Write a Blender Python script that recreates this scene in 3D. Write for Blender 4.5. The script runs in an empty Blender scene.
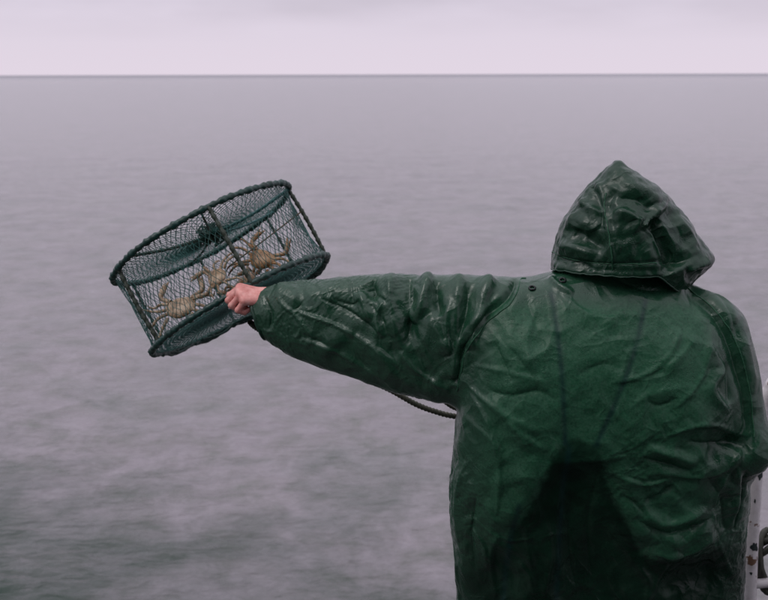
import bpy, math, random
import numpy as np
from mathutils import Vector, Matrix

random.seed(7)
rng = np.random.RandomState(11)
C = bpy.context.scene
COL = C.collection
R = math.radians

# ------------------------------------------------------------------ camera
PITCH = math.atan(0.2255)
CAM = np.array([0.0, 0.0, 3.30])          # the photographer stands on a step of the boat
FOC = 1000.0 / 768.0                       # focal length in picture widths
cam_d = bpy.data.cameras.new('camera')
cam_d.sensor_width = 36.0
cam_d.lens = 36.0 * FOC
cam_d.clip_start = 0.05
cam_d.clip_end = 200000.0
cam_d.dof.use_dof = True
cam_d.dof.focus_distance = 2.06
cam_d.dof.aperture_fstop = 6.3
cam = bpy.data.objects.new('camera', cam_d)
COL.objects.link(cam)
cam.location = CAM
cam.rotation_euler = (Matrix.Rotation(R(90) - PITCH, 3, 'X') @ Matrix.Rotation(R(-0.15), 3, 'Z')).to_euler()
C.camera = cam

# ------------------------------------------------------------------ sky, light, exposure
SUN_EL, SUN_ROT = R(52), R(238)
w = bpy.data.worlds.new('World')
C.world = w
w.use_nodes = True
nt = w.node_tree
for n in list(nt.nodes):
    nt.nodes.remove(n)
def wn(t, **k):
    n = nt.nodes.new(t)
    for a, b in k.items():
        setattr(n, a, b)
    return n
out = wn('ShaderNodeOutputWorld')
sky = wn('ShaderNodeTexSky', sky_type='NISHITA', sun_disc=False)
sky.sun_elevation = SUN_EL
sky.sun_rotation = SUN_ROT
bg_sky = wn('ShaderNodeBackground')
bg_sky.inputs['Strength'].default_value = 0.06
nt.links.new(sky.outputs[0], bg_sky.inputs['Color'])
tc = wn('ShaderNodeTexCoord')
sep = wn('ShaderNodeSeparateXYZ')
nt.links.new(tc.outputs['Generated'], sep.inputs[0])
ramp = wn('ShaderNodeValToRGB')
cr = ramp.color_ramp
cr.elements[0].position = 0.0
cr.elements[0].color = (0.76, 0.675, 0.775, 1)
cr.elements[1].position = 1.0
cr.elements[1].color = (1.25, 1.22, 1.32, 1)
e = cr.elements.new(0.45); e.color = (0.90, 0.875, 0.97, 1)
e = cr.elements.new(0.06); e.color = (0.71, 0.64, 0.75, 1)
e = cr.elements.new(0.16); e.color = (0.61, 0.575, 0.68, 1)
nt.links.new(sep.outputs['Z'], ramp.inputs[0])
mp = wn('ShaderNodeMapping')
mp.inputs['Scale'].default_value = (1.6, 1.6, 7.0)
nt.links.new(tc.outputs['Generated'], mp.inputs[0])
cn = wn('ShaderNodeTexNoise')
cn.inputs['Scale'].default_value = 2.2
cn.inputs['Detail'].default_value = 4
cn.inputs['Roughness'].default_value = 0.5
nt.links.new(mp.outputs[0], cn.inputs['Vector'])
cmul = wn('ShaderNodeMapRange')
cmul.inputs['From Min'].default_value = 0.35
cmul.inputs['From Max'].default_value = 0.7
cmul.inputs['To Min'].default_value = 1.06
cmul.inputs['To Max'].default_value = 0.74
nt.links.new(cn.outputs['Fac'], cmul.inputs[0])
hz = wn('ShaderNodeMapRange')              # cloud relief fades out towards the horizon
hz.inputs['From Min'].default_value = 0.030
hz.inputs['From Max'].default_value = 0.075
nt.links.new(sep.outputs['Z'], hz.inputs[0])
mixf = wn('ShaderNodeMix', data_type='FLOAT')
mixf.inputs[2].default_value = 1.0
nt.links.new(hz.outputs[0], mixf.inputs[0])
nt.links.new(cmul.outputs[0], mixf.inputs[3])
vm = wn('ShaderNodeVectorMath', operation='SCALE')
nt.links.new(ramp.outputs[0], vm.inputs[0])
nt.links.new(mixf.outputs[0], vm.inputs['Scale'])
bg_cl = wn('ShaderNodeBackground')
bg_cl.inputs['Strength'].default_value = 1.06
nt.links.new(vm.outputs[0], bg_cl.inputs['Color'])
mixs = wn('ShaderNodeMixShader')
mixs.inputs[0].default_value = 0.93
nt.links.new(bg_sky.outputs[0], mixs.inputs[1])
nt.links.new(bg_cl.outputs[0], mixs.inputs[2])
nt.links.new(mixs.outputs[0], out.inputs['Surface'])

sun_d = bpy.data.lights.new('sun', 'SUN')
sun_d.energy = 0.9
sun_d.angle = R(28)
sun_d.color = (1.0, 0.96, 0.93)
sun = bpy.data.objects.new('sun', sun_d)
COL.objects.link(sun)
sdir = Vector((math.sin(SUN_ROT) * math.cos(SUN_EL), math.cos(SUN_ROT) * math.cos(SUN_EL), math.sin(SUN_EL)))
sun.rotation_euler = sdir.to_track_quat('Z', 'Y').to_euler()
sun.location = sdir * 30

C.view_settings.view_transform = 'Standard'
C.view_settings.look = 'None'
C.view_settings.exposure = 0.0
C.view_settings.gamma = 1.0
C.cycles.use_denoising = True
C.cycles.max_bounces = 8

# ------------------------------------------------------------------ measuring helper
CP, SP = math.cos(PITCH), math.sin(PITCH)
FW = np.array([0, CP, -SP]); UP = np.array([0, SP, CP]); RT = np.array([1.0, 0, 0])
def W(px, py, y):
    """real position, in metres, of a point measured on the photograph and standing y metres away"""
    u = (px - 384) / 1000.0
    v = (300 - py) / 1000.0
    d = y / (CP + v * SP)
    return CAM + d * (FW + u * RT + v * UP)

# ------------------------------------------------------------------ numpy noise
_perm = rng.permutation(256)
_perm = np.concatenate([_perm, _perm, _perm])
_grad = rng.normal(size=(256, 3)); _grad /= np.linalg.norm(_grad, axis=1)[:, None]
def noise(p):
    p = np.asarray(p, float)
    i = np.floor(p).astype(int); f = p - i
    u = f * f * f * (f * (f * 6 - 15) + 10)
    i &= 255
    r = 0
    for dx in (0, 1):
        for dy in (0, 1):
            for dz in (0, 1):
                h = _perm[_perm[_perm[i[:, 0] + dx] + i[:, 1] + dy] + i[:, 2] + dz]
                g = _grad[h]
                d = (g * (f - np.array([dx, dy, dz]))).sum(1)
                wgt = (u[:, 0] if dx else 1 - u[:, 0]) * (u[:, 1] if dy else 1 - u[:, 1]) * (u[:, 2] if dz else 1 - u[:, 2])
                r = r + d * wgt
    return r
def fbm(p, o=4, g=0.5):
    r = 0; a = 1.0
    for k in range(o):
        r = r + a * noise(p * 2 ** k + 17.3 * k); a *= g
    return r
def ridged(p, o=3, g=0.5):
    r = 0; a = 1.0
    for k in range(o):
        r = r + a * (1 - 2.2 * np.abs(noise(p * 1.9 ** k + 31.7 * k))); a *= g
    return r

# ------------------------------------------------------------------ implicit shapes
def sinterp(q, xs, ys, sm=0.05):
    xs = np.asarray(xs, float); ys = np.asarray(ys, float)
    o = np.argsort(xs); xs = xs[o]; ys = ys[o]
    n = 512
    t = np.linspace(xs[0], xs[-1], n)
    v = np.interp(t, xs, ys)
    k = max(1, int(n * sm))
    ker = np.exp(-0.5 * (np.arange(-2 * k, 2 * k + 1) / k) ** 2); ker /= ker.sum()
    pad = 2 * k
    vp = np.concatenate([2 * v[0] - v[1:pad + 1][::-1], v, 2 * v[-1] - v[-pad - 1:-1][::-1]])
    v = np.convolve(vp, ker, 'valid')
    return np.interp(q, t, v)
def smin(a, b, k):
    h = np.clip(0.5 + 0.5 * (b - a) / k, 0, 1)
    return b + (a - b) * h - k * h * (1 - h)
def cone(P, a, b, ra, rb, sq=None):
    """tapered capsule"""
    a = np.asarray(a, float); b = np.asarray(b, float)
    ab = b - a
    X, Y, Z = P
    t = ((X - a[0]) * ab[0] + (Y - a[1]) * ab[1] + (Z - a[2]) * ab[2]) / (ab @ ab)
    t = np.clip(t, 0, 1)
    d = np.sqrt((X - a[0] - t * ab[0]) ** 2 + (Y - a[1] - t * ab[1]) ** 2 + (Z - a[2] - t * ab[2]) ** 2)
    return d - (ra + (rb - ra) * t)
def ellip(P, c, r, M=None):
    X, Y, Z = P
    d = [X - c[0], Y - c[1], Z - c[2]]
    if M is not None:
        d = [M[k][0] * d[0] + M[k][1] * d[1] + M[k][2] * d[2] for k in range(3)]
    k = np.sqrt((d[0] / r[0]) ** 2 + (d[1] / r[1]) ** 2 + (d[2] / r[2]) ** 2)
    return (k - 1) * min(r)
def loft(P, axis, st, ca, cb, ra, rb, n=2.0, sm=0.04):
    """cross-sections stacked along one world axis: centre (ca, cb), half sizes (ra, rb)"""
    q = P[axis]; o = [P[k] for k in range(3) if k != axis]
    A = sinterp(q, st, ca, sm); B = sinterp(q, st, cb, sm)
    ra = np.maximum(sinterp(q, st, ra, sm), 0.004); rb = np.maximum(sinterp(q, st, rb, sm), 0.004)
    r = ((np.abs(o[0] - A) / ra) ** n + (np.abs(o[1] - B) / rb) ** n) ** (1 / n)
    return (r - 1) * np.minimum(ra, rb)

def grid(lo, hi, h):
    ax = [np.arange(lo[k], hi[k] + h, h, dtype=np.float32) for k in range(3)]
    X = ax[0][:, None, None]; Y = ax[1][None, :, None]; Z = ax[2][None, None, :]
    return (X, Y, Z), (len(ax[0]), len(ax[1]), len(ax[2]))
def nets(F, lo, h):
    """naive surface nets: verts, quads"""
    n = np.array(F.shape)
    S = F < 0
    c = np.zeros(n - 1, np.int8)
    for i in (0, 1):
        for j in (0, 1):
            for k in (0, 1):
                c += S[i:n[0] - 1 + i, j:n[1] - 1 + j, k:n[2] - 1 + k]
    act = np.argwhere((c > 0) & (c < 8))
    idm = np.full(n - 1, -1, np.int64)
    idm[act[:, 0], act[:, 1], act[:, 2]] = np.arange(len(act))
    acc = np.zeros((len(act), 3)); cnt = np.zeros(len(act))
    cor = [(i, j, k) for i in (0, 1) for j in (0, 1) for k in (0, 1)]
    vals = {q: F[act[:, 0] + q[0], act[:, 1] + q[1], act[:, 2] + q[2]].astype(float) for q in cor}
    for a in cor:
        for b in cor:
            d = np.array(b) - np.array(a)
            if (d < 0).any() or d.sum() != 1:
                continue
            va, vb = vals[a], vals[b]
            m = (va < 0) != (vb < 0)
            t = va[m] / (va[m] - vb[m])
            acc[m] += np.array(a) + t[:, None] * d
            cnt[m] += 1
    V = np.asarray(lo) + (act + acc / cnt[:, None]) * h
    Q = []
    for ax in range(3):
        o1, o2 = [(1, 2), (2, 0), (0, 1)][ax]
        sl0 = [slice(1, -1)] * 3; sl1 = [slice(1, -1)] * 3
        sl0[ax] = slice(0, -1); sl1[ax] = slice(1, None)
        A = S[tuple(sl0)]; B = S[tuple(sl1)]
        e = np.argwhere(A != B)
        base = e.copy()
        for k in range(3):
            if k != ax:
                base[:, k] += 1
        q = []
        for (u, v) in ((0, 0), (-1, 0), (-1, -1), (0, -1)):
            p = base.copy(); p[:, o1] += u; p[:, o2] += v
            q.append(idm[p[:, 0], p[:, 1], p[:, 2]])
        q = np.stack(q, 1)
        fl = A[e[:, 0], e[:, 1], e[:, 2]]
        q[~fl] = q[~fl][:, ::-1]
        Q.append(q)
    return V, np.concatenate(Q)
def askew(sdf, lo, hi, h, deg=31):
    """the same on a lattice turned about Y, so that no crease follows the lattice up or across the body"""
    c, s_ = math.cos(R(deg)), math.sin(R(deg))
    M = np.array([[c, 0, s_], [0, 1, 0], [-s_, 0, c]])
    cn_ = np.array([[a, b, d] for a in (lo[0], hi[0]) for b in (lo[1], hi[1]) for d in (lo[2], hi[2])]) @ M.T
    (gx, gy, gz), shp = grid(cn_.min(0), cn_.max(0), h)
    P = (c * gx - s_ * gz, gy, s_ * gx + c * gz)
    bx = np.maximum(np.maximum(lo[0] - P[0], P[0] - hi[0]), np.maximum(lo[2] - P[2], P[2] - hi[2]))
    V, Q = nets(np.broadcast_to(np.maximum(sdf(P), bx + 0.5 * h), shp), cn_.min(0), h)
    return V @ M, Q
def compact(V, Q, *attrs):
    u, inv = np.unique(Q.ravel(), return_inverse=True)
    return (V[u], inv.reshape(Q.shape)) + tuple(a[u] for a in attrs)
def vnormals(V, Q):
    n = np.cross(V[Q[:, 2]] - V[Q[:, 0]], V[Q[:, 3]] - V[Q[:, 1]])
    N = np.zeros_like(V)
    for k in range(3):
        for j in range(4):
            N[:, k] += np.bincount(Q[:, j], n[:, k], len(V))
    return N / np.maximum(np.linalg.norm(N, axis=1), 1e-12)[:, None]
def relax(V, Q, it, f=0.5, keep=None):
    E = np.concatenate([Q[:, [k, (k + 1) % 4]] for k in range(4)])
    E = np.unique(np.sort(E, 1), axis=0)
    deg = np.bincount(E.ravel(), minlength=len(V)).astype(float)
    for _ in range(it):
        S = np.zeros_like(V)
        for k in range(V.shape[1]):
            S[:, k] = np.bincount(E[:, 0], V[E[:, 1], k], len(V)) + np.bincount(E[:, 1], V[E[:, 0], k], len(V))
        d = S / deg[:, None] - V
        if keep is not None:
            d *= keep[:, None]
        V = V + f * d
    return V

def drape(V, Q, grow, iters, bi, bo, kb=0.03, ks=0.02, over=1.25, pull=None):
    """stiff sheet with too much cloth: every edge wants to be longer than the body allows, so the shell buckles into creases"""
    E = np.concatenate([Q[:, [k, (k + 1) % 4]] for k in range(4)])
    E = np.unique(np.sort(E, 1), axis=0)
    D = np.concatenate([Q[:, [0, 2]], Q[:, [1, 3]]])
    A = np.concatenate([E, D])
    n = len(V)
    X0 = V.copy(); N0 = vnormals(V, Q); X = V.copy()
    d = X0[A[:, 1]] - X0[A[:, 0]]; L = np.linalg.norm(d, axis=1)
    g = grow((X0[A[:, 0]] + X0[A[:, 1]]) / 2, np.abs(d) / L[:, None])
    L = L * (1 + g)
    cnt = np.bincount(A.ravel(), minlength=n).astype(float)
    deg = np.bincount(E.ravel(), minlength=n).astype(float)
    a0, a1, b0, b1 = A[:, 0].copy(), A[:, 1].copy(), E[:, 0].copy(), E[:, 1].copy()
    for it in range(iters):
        d = X[a1] - X[a0]
        l = np.sqrt((d * d).sum(1))
        c = d * (0.5 * (1 - L / l))[:, None]
        M = np.empty_like(X); B = np.empty_like(X)
        for k in range(3):
            M[:, k] = np.bincount(a0, c[:, k], n) - np.bincount(a1, c[:, k], n)
            B[:, k] = np.bincount(b0, X[b1, k], n) + np.bincount(b1, X[b0, k], n)
        X = X + over * M / cnt[:, None] * 2 + kb * (B / deg[:, None] - X)
        if pull is not None: X = X + pull
        o = ((X - X0) * N0).sum(1)
        X = X - N0 * (o - np.clip(o, -bi, bo))[:, None] * 0.5 - ks * (X - X0)
    return X

from mathutils.kdtree import KDTree
def carry(Vc, off, V, k=8):
    """offsets found on a coarse sheet, carried over to a finer one"""
    t = KDTree(len(Vc))
    for i, p in enumerate(Vc): t.insert(p, i)
    t.balance()
    r = np.zeros(len(V))
    for i, p in enumerate(V):
        f = t.find_n(p, k)
        d = np.array([q[2] for q in f]); s_ = d[-1] * 0.55
        w_ = np.exp(-(d / s_) ** 2)
        r[i] = (w_ * off[[q[1] for q in f]]).sum() / w_.sum()
    return r
def buckle(sdf, lo, hi, h, V, grow, iters, bi, bo, seed, amp):
    """lets a coarse copy of the sheet buckle and returns how far each vertex of V moves along its normal"""
    M = np.array(Matrix.Rotation(R(31), 3, 'Y') @ Matrix.Rotation(R(23), 3, 'Z') @ Matrix.Rotation(R(17), 3, 'X'))   # lattice askew to the body
    cn_ = np.array([[a, b, c] for a in (lo[0], hi[0]) for b in (lo[1], hi[1]) for c in (lo[2], hi[2])]) @ M.T
    l2, h2 = cn_.min(0), cn_.max(0)
    (gx_, gy_, gz_), shp = grid(l2, h2, h)
    P = [(M[0, k] * gx_ + M[1, k] * gy_ + M[2, k] * gz_) for k in range(3)]
    box_ = np.maximum.reduce([lo[k] - P[k] for k in range(3)] + [P[k] - hi[k] for k in range(3)])
    Vc, Qc = nets(np.maximum(sdf(P), box_ + 0.5 * h), l2, h)
    Vc = relax(Vc @ M, Qc, 3)
    N = vnormals(Vc, Qc)
    X = Vc + N * (amp * fbm(Vc * seed[0] + seed[1], 3))[:, None]
    D = drape(X, Qc, grow, iters, bi, bo, kb=0.05, ks=0.004)
    return carry(Vc, ((D - Vc) * N).sum(1), V)

# ------------------------------------------------------------------ mesh objects
def mesh_from(name, V, F, mat, smooth=True, attrs=None):
    me = bpy.data.meshes.new(name)
    V = np.asarray(V, float); 
    F = np.asarray(F)
    me.vertices.add(len(V)); me.vertices.foreach_set('co', V.ravel())
    k = F.shape[1]
    me.loops.add(F.size); me.loops.foreach_set('vertex_index', F.ravel().astype(np.int32))
    me.polygons.add(len(F))
    me.polygons.foreach_set('loop_start', np.arange(0, F.size, k, dtype=np.int32))
    me.polygons.foreach_set('loop_total', np.full(len(F), k, np.int32))
    me.polygons.foreach_set('use_smooth', np.full(len(F), smooth))
    me.update(calc_edges=True)
    me.validate()
    if attrs:
        for an, av in attrs.items():
            a = me.attributes.new(an, 'FLOAT', 'POINT')
            a.data.foreach_set('value', np.asarray(av, np.float32))
    me.materials.append(mat)
    return me
ROOTS = {}
def root_of(o):
    while o.parent: o = o.parent
    return o
def obj(name, V, F, mat, parent=None, smooth=True, attrs=None, origin=None):
    """one mesh object; V in world metres"""
    if parent is not None:
        org = np.array(root_of(parent).location)
    else:
        org = np.array(origin if origin is not None else (0, 0, 0), float)
    me = mesh_from(name, np.asarray(V) - org, F, mat, smooth, attrs)
    o = bpy.data.objects.new(name, me)
    COL.objects.link(o)
    if parent is not None:
        o.parent = parent
    else:
        o.location = org
    return o
def thing(name, label, cat, loc, group=None):
    o = bpy.data.objects.new(name, None)
    o.empty_display_size = 0.1
    COL.objects.link(o)
    o.location = loc
    tag(o, label, cat, group)
    return o
def tag(o, label=None, cat=None, group=None, kind=None):
    if label: o['label'] = label
    if cat: o['category'] = cat
    if group: o['group'] = group
    if kind: o['kind'] = kind
    return o
def tube(pts, rad, seg=8, closed=False, wrap=0.0, turns=0.0, cap=True, flat=None):
    """round bar along a path; wrap > 0 gives a rope lay with `turns` per metre"""
    P = np.asarray(pts, float); n = len(P)
    rad = np.broadcast_to(np.asarray(rad, float), (n,))
    if closed:
        T = np.roll(P, -1, 0) - np.roll(P, 1, 0)
    else:
        T = np.gradient(P, axis=0)
    T /= np.maximum(np.linalg.norm(T, axis=1), 1e-12)[:, None]
    up = np.array([0, 0, 1.0]) if abs(T[0][2]) < 0.9 else np.array([1.0, 0, 0])
    Ns = []
    nrm = np.cross(T[0], up); nrm /= np.linalg.norm(nrm)
    for i in range(n):
        nrm = nrm - T[i] * (nrm @ T[i]); nrm /= np.linalg.norm(nrm); Ns.append(nrm)
    Nn = np.array(Ns); B = np.cross(T, Nn)
    a = np.arange(seg) * 2 * math.pi / seg
    s = np.concatenate([[0], np.cumsum(np.linalg.norm(np.diff(P, axis=0), axis=1))])
    rr = rad[:, None] * (1 + wrap * np.cos(2 * (a[None, :] - 2 * math.pi * turns * s[:, None])))
    V = P[:, None, :] + rr[:, :, None] * (np.cos(a)[None, :, None] * Nn[:, None, :] + np.sin(a)[None, :, None] * B[:, None, :])
    V = V.reshape(-1, 3)
    F = []
    m = n if closed else n - 1
    for i in range(m):
        i2 = (i + 1) % n
        for j in range(seg):
            j2 = (j + 1) % seg
            F.append((i * seg + j, i * seg + j2, i2 * seg + j2, i2 * seg + j))
    if cap and not closed:
        V = np.concatenate([V, P[:1], P[-1:]])
        for j in range(seg):
            j2 = (j + 1) % seg
            F.append((n * seg, j2, j, n * seg)); F.append((n * seg + 1, (n - 1) * seg + j, (n - 1) * seg + j2, n * seg + 1))
    F = np.array(F)
    return V, F
def join(parts):
    V = []; F = []; o = 0
    for v, f in parts:
        V.append(v); F.append(np.asarray(f) + o); o += len(v)
    return np.concatenate(V), np.concatenate(F)
def spline(pts, n):
    """Catmull-Rom through the points"""
    P = np.asarray(pts, float)
    P = np.concatenate([[2 * P[0] - P[1]], P, [2 * P[-1] - P[-2]]])
    o = []
    m = len(P) - 3
    for t in np.linspace(0, m - 1e-6, n):
        i = int(t); f = t - i
        a, b, c, d = P[i:i + 4]
        o.append(0.5 * (2 * b + (c - a) * f + (2 * a - 5 * b + 4 * c - d) * f * f + (3 * b - a - 3 * c + d) * f ** 3))
    return np.array(o)

# ------------------------------------------------------------------ materials
def mat(name, base, rough=0.5, **kw):
    m = bpy.data.materials.new(name); m.use_nodes = True
    b = m.node_tree.nodes['Principled BSDF']
    b.inputs['Base Color'].default_value = (*base, 1)
    b.inputs['Roughness'].default_value = rough
    for k, v in kw.items():
        b.inputs[k].default_value = v
    return m
class NB:
    def __init__(s, m): s.t = m.node_tree; s.b = s.t.nodes['Principled BSDF']
    def n(s, t, ins=None, **k):
        x = s.t.nodes.new(t)
        for a, v in k.items(): setattr(x, a, v)
        for a, v in (ins or {}).items():
            if hasattr(v, 'is_linked') or isinstance(v, bpy.types.NodeSocket): s.t.links.new(v, x.inputs[a])
            else: x.inputs[a].default_value = v
        return x
    def l(s, a, b): s.t.links.new(a, b)
    def noise(s, vec, scale, detail=3, rough=0.5, dist=0.0):
        return s.n('ShaderNodeTexNoise', {'Vector': vec, 'Scale': scale, 'Detail': detail, 'Roughness': rough, 'Distortion': dist}).outputs['Fac']
    def ramp(s, fac, stops):
        r = s.n('ShaderNodeValToRGB', {0: fac}); c = r.color_ramp
        c.elements[0].position, c.elements[0].color = stops[0][0], (*stops[0][1], 1)
        c.elements[1].position, c.elements[1].color = stops[-1][0], (*stops[-1][1], 1)
        for p, q in stops[1:-1]:
            e = c.elements.new(p); e.color = (*q, 1)
        return r.outputs[0]
    def rng(s, v, a, b, c, d):
        return s.n('ShaderNodeMapRange', {0: v, 1: a, 2: b, 3: c, 4: d}).outputs[0]
    def mix(s, f, a, b):
        m = s.n('ShaderNodeMix', data_type='RGBA')
        for k, v in ((0, f), (6, a), (7, b)):
            if isinstance(v, bpy.types.NodeSocket): s.l(v, m.inputs[k])
            else: m.inputs[k].default_value = v if k == 0 else (*v, 1)
        return m.outputs[2]
    def bump(s, h, st, dist, nrm=None):
        i = {'Height': h, 'Strength': st, 'Distance': dist}
        if nrm is not None: i['Normal'] = nrm
        return s.n('ShaderNodeBump', i).outputs[0]

# wet oilskin
M_COAT = mat('wet_green_oilskin', (0.03, 0.14, 0.085), 0.36)
nb = NB(M_COAT)
co = nb.n('ShaderNodeTexCoord').outputs['Object']
big = nb.noise(co, 5.0, 4, 0.6)
fine = nb.noise(co, 210.0, 3, 0.7)
mid = nb.noise(co, 38.0, 4, 0.6)
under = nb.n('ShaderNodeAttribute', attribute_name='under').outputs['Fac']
strap = nb.n('ShaderNodeAttribute', attribute_name='strap').outputs['Fac']
wet = nb.n('ShaderNodeAttribute', attribute_name='wet').outputs['Fac']
cA = nb.ramp(big, [(0.3, (0.014, 0.068, 0.034)), (0.5, (0.019, 0.084, 0.044)), (0.72, (0.027, 0.100, 0.056))])
cB = nb.mix(nb.rng(fine, 0.42, 0.64, 0.0, 0.6), cA, (0.045, 0.115, 0.072))
cB = nb.mix(nb.rng(nb.noise(co, 150.0, 3, 0.7), 0.5, 0.7, 0.0, 0.6), cB, (0.006, 0.034, 0.018))
cB = nb.mix(nb.rng(mid, 0.5, 0.75, 0.0, 0.25), cB, (0.007, 0.030, 0.019))
cB = nb.mix(nb.rng(wet, 0.0, 1.0, 0.12, 0.62), cB, (0.005, 0.026, 0.014))  # darker base where this mask is high, least on the upper back
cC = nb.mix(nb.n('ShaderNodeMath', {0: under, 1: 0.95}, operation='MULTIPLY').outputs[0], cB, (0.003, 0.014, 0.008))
cC = nb.mix(nb.n('ShaderNodeMath', {0: strap, 1: 1.0}, operation='MULTIPLY').outputs[0], cC, (0.006, 0.026, 0.024))
nb.l(cC, nb.b.inputs['Base Color'])
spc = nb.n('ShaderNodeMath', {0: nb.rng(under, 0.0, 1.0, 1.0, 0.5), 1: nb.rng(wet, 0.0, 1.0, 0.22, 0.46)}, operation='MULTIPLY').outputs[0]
nb.l(spc, nb.b.inputs['Specular IOR Level'])
rgh = nb.n('ShaderNodeMath', {0: nb.rng(nb.noise(co, 22.0, 5, 0.7), 0.35, 0.7, 0.23, 0.42), 1: nb.rng(wet, 0.0, 1.0, 0.12, -0.02)}, operation='ADD').outputs[0]
nb.l(rgh, nb.b.inputs['Roughness'])
drops = nb.n('ShaderNodeTexVoronoi', {'Vector': co, 'Scale': 210.0, 'Randomness': 1.0}, feature='F1')
dr = nb.rng(drops.outputs['Distance'], 0.0, 0.36, 1.0, 0.0)
dm = nb.n('ShaderNodeMath', {0: dr, 1: nb.rng(nb.noise(co, 14.0, 3), 0.5, 0.68, 0, 1)}, operation='MULTIPLY').outputs[0]
def crease(sc, dist, seed):
    m_ = nb.n('ShaderNodeMapping', {0: co}); m_.inputs['Location'].default_value = (seed, seed * 0.7, -seed)
    v = nb.noise(m_.outputs[0], sc, 1, 0.4, dist)
    a = nb.n('ShaderNodeMath', {0: nb.n('ShaderNodeMath', {0: v, 1: 0.5}, operation='SUBTRACT').outputs[0]}, operation='ABSOLUTE').outputs[0]
    return nb.rng(a, 0.0, 0.09, 1.0, 0.0)
n0 = nb.bump(crease(9.0, 0.5, 3.0), 0.5, 0.0036)
n0 = nb.bump(crease(19.0, 0.4, 7.0), 0.4, 0.0018, n0)
n1 = nb.bump(fine, 0.28, 0.0012, n0)
n2 = nb.bump(mid, 0.25, 0.004, n1)
n3 = nb.bump(dm, 0.5, 0.0016, n2)
nb.l(n3, nb.b.inputs['Normal'])
nb.b.inputs['Coat Weight'].default_value = 0.0
nb.b.inputs['Coat Roughness'].default_value = 0.28

M_SEAM = mat('green_seam_tape', (0.006, 0.034, 0.019), 0.45)
M_EYE = mat('dark_eyelet_metal', (0.01, 0.014, 0.014), 0.35, Metallic=0.4)
M_TROUSER = mat('dark_green_oilskin', (0.006, 0.028, 0.026), 0.4)
M_BOOT = mat('black_rubber', (0.012, 0.013, 0.013), 0.35)

M_SKIN = mat('cold_pink_skin', (0.50, 0.22, 0.18), 0.42)
nb = NB(M_SKIN); co = nb.n('ShaderNodeTexCoord').outputs['Object']
nb.l(nb.ramp(nb.noise(co, 55, 4, 0.6), [(0.3, (0.50, 0.16, 0.14)), (0.55, (0.66, 0.29, 0.26)), (0.75, (0.74, 0.42, 0.38))]), nb.b.inputs['Base Color'])
nb.l(nb.bump(nb.noise(co, 420, 3), 0.25, 0.001), nb.b.inputs['Normal'])
nb.b.inputs['Subsurface Weight'].default_value = 0.15
nb.b.inputs['Subsurface Radius'].default_value = (0.008, 0.003, 0.002)

def rope_mat(name, a, b, sc=90, rough=0.6):
    m = mat(name, a, rough); nb = NB(m); co = nb.n('ShaderNodeTexCoord').outputs['Object']
    nb.l(nb.ramp(nb.noise(co, sc, 4, 0.6), [(0.3, a), (0.7, b)]), nb.b.inputs['Base Color'])
    nb.l(nb.bump(nb.noise(co, 500, 2), 0.5, 0.001), nb.b.inputs['Normal'])
    return m
M_RING = rope_mat('wet_green_wrapping', (0.002, 0.018, 0.012), (0.006, 0.044, 0.038), 45, 0.38)
M_BAR = rope_mat('weedy_frame_bar', (0.006, 0.019, 0.011), (0.022, 0.030, 0.016), 60, 0.5)
M_NET = rope_mat('green_net_twine', (0.006, 0.050, 0.042), (0.018, 0.110, 0.100), 30, 0.5)
M_KNOT = rope_mat('dark_green_net_bundle', (0.004, 0.022, 0.014), (0.012, 0.048, 0.031), 60, 0.55)
M_CORD = rope_mat('blue_green_cord', (0.010, 0.075, 0.080), (0.025, 0.12, 0.12), 60, 0.5)
M_ROPE = rope_mat('olive_rope', (0.040, 0.045, 0.028), (0.090, 0.085, 0.058), 70, 0.7)
M_STRING = rope_mat('brown_string', (0.06, 0.045, 0.025), (0.10, 0.07, 0.04), 70, 0.7)

def crab_mat(name, a, b, c):
    m = mat(name, a, 0.28); nb = NB(m); co = nb.n('ShaderNodeTexCoord').outputs['Object']
    nb.l(nb.ramp(nb.noise(co, 38, 5, 0.7), [(0.34, tuple(0.4 * q for q in a)), (0.44, a), (0.54, b), (0.70, c)]), nb.b.inputs['Base Color'])
    nb.l(nb.bump(nb.noise(co, 300, 3), 0.5, 0.002), nb.b.inputs['Normal'])
    return m
M_CRAB = crab_mat('tan_crab_shell', (0.24, 0.155, 0.085), (0.40, 0.28, 0.18), (0.50, 0.39, 0.28))
M_CRAB2 = crab_mat('rusty_crab_shell', (0.17, 0.085, 0.03), (0.31, 0.175, 0.08), (0.40, 0.27, 0.16))

M_RAIL = mat('white_paint_rusty', (0.7, 0.68, 0.69), 0.35)
nb = NB(M_RAIL); co = nb.n('ShaderNodeTexCoord').outputs['Object']
nz = nb.noise(co, 22, 5, 0.65)
c0 = nb.mix(nb.rng(nb.noise(co, 45, 4), 0.45, 0.75, 0, 0.6), (0.62, 0.58, 0.60), (0.36, 0.33, 0.34))
c1 = nb.mix(nb.rng(nz, 0.60, 0.64, 0, 1), c0, (0.15, 0.085, 0.055))
nb.l(c1, nb.b.inputs['Base Color'])
nb.l(nb.bump(nz, 0.4, 0.004), nb.b.inputs['Normal'])
M_CHIP = mat('bare_dark_metal', (0.012, 0.022, 0.022), 0.6)
M_DECK = mat('grey_deck_paint', (0.13, 0.13, 0.14), 0.5)
nb = NB(M_DECK); co = nb.n('ShaderNodeTexCoord').outputs['Object']
nb.l(nb.ramp(nb.noise(co, 9, 5, 0.6), [(0.3, (0.030, 0.034, 0.036)), (0.7, (0.065, 0.065, 0.068))]), nb.b.inputs['Base Color'])
nb.l(nb.bump(nb.noise(co, 120, 3), 0.3, 0.003), nb.b.inputs['Normal'])

M_BLOCKER = mat('dark_blocker_paint', (0.022, 0.028, 0.036), 0.5)  # for the added cabin, kept dark so it reflects little onto the coat
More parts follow.
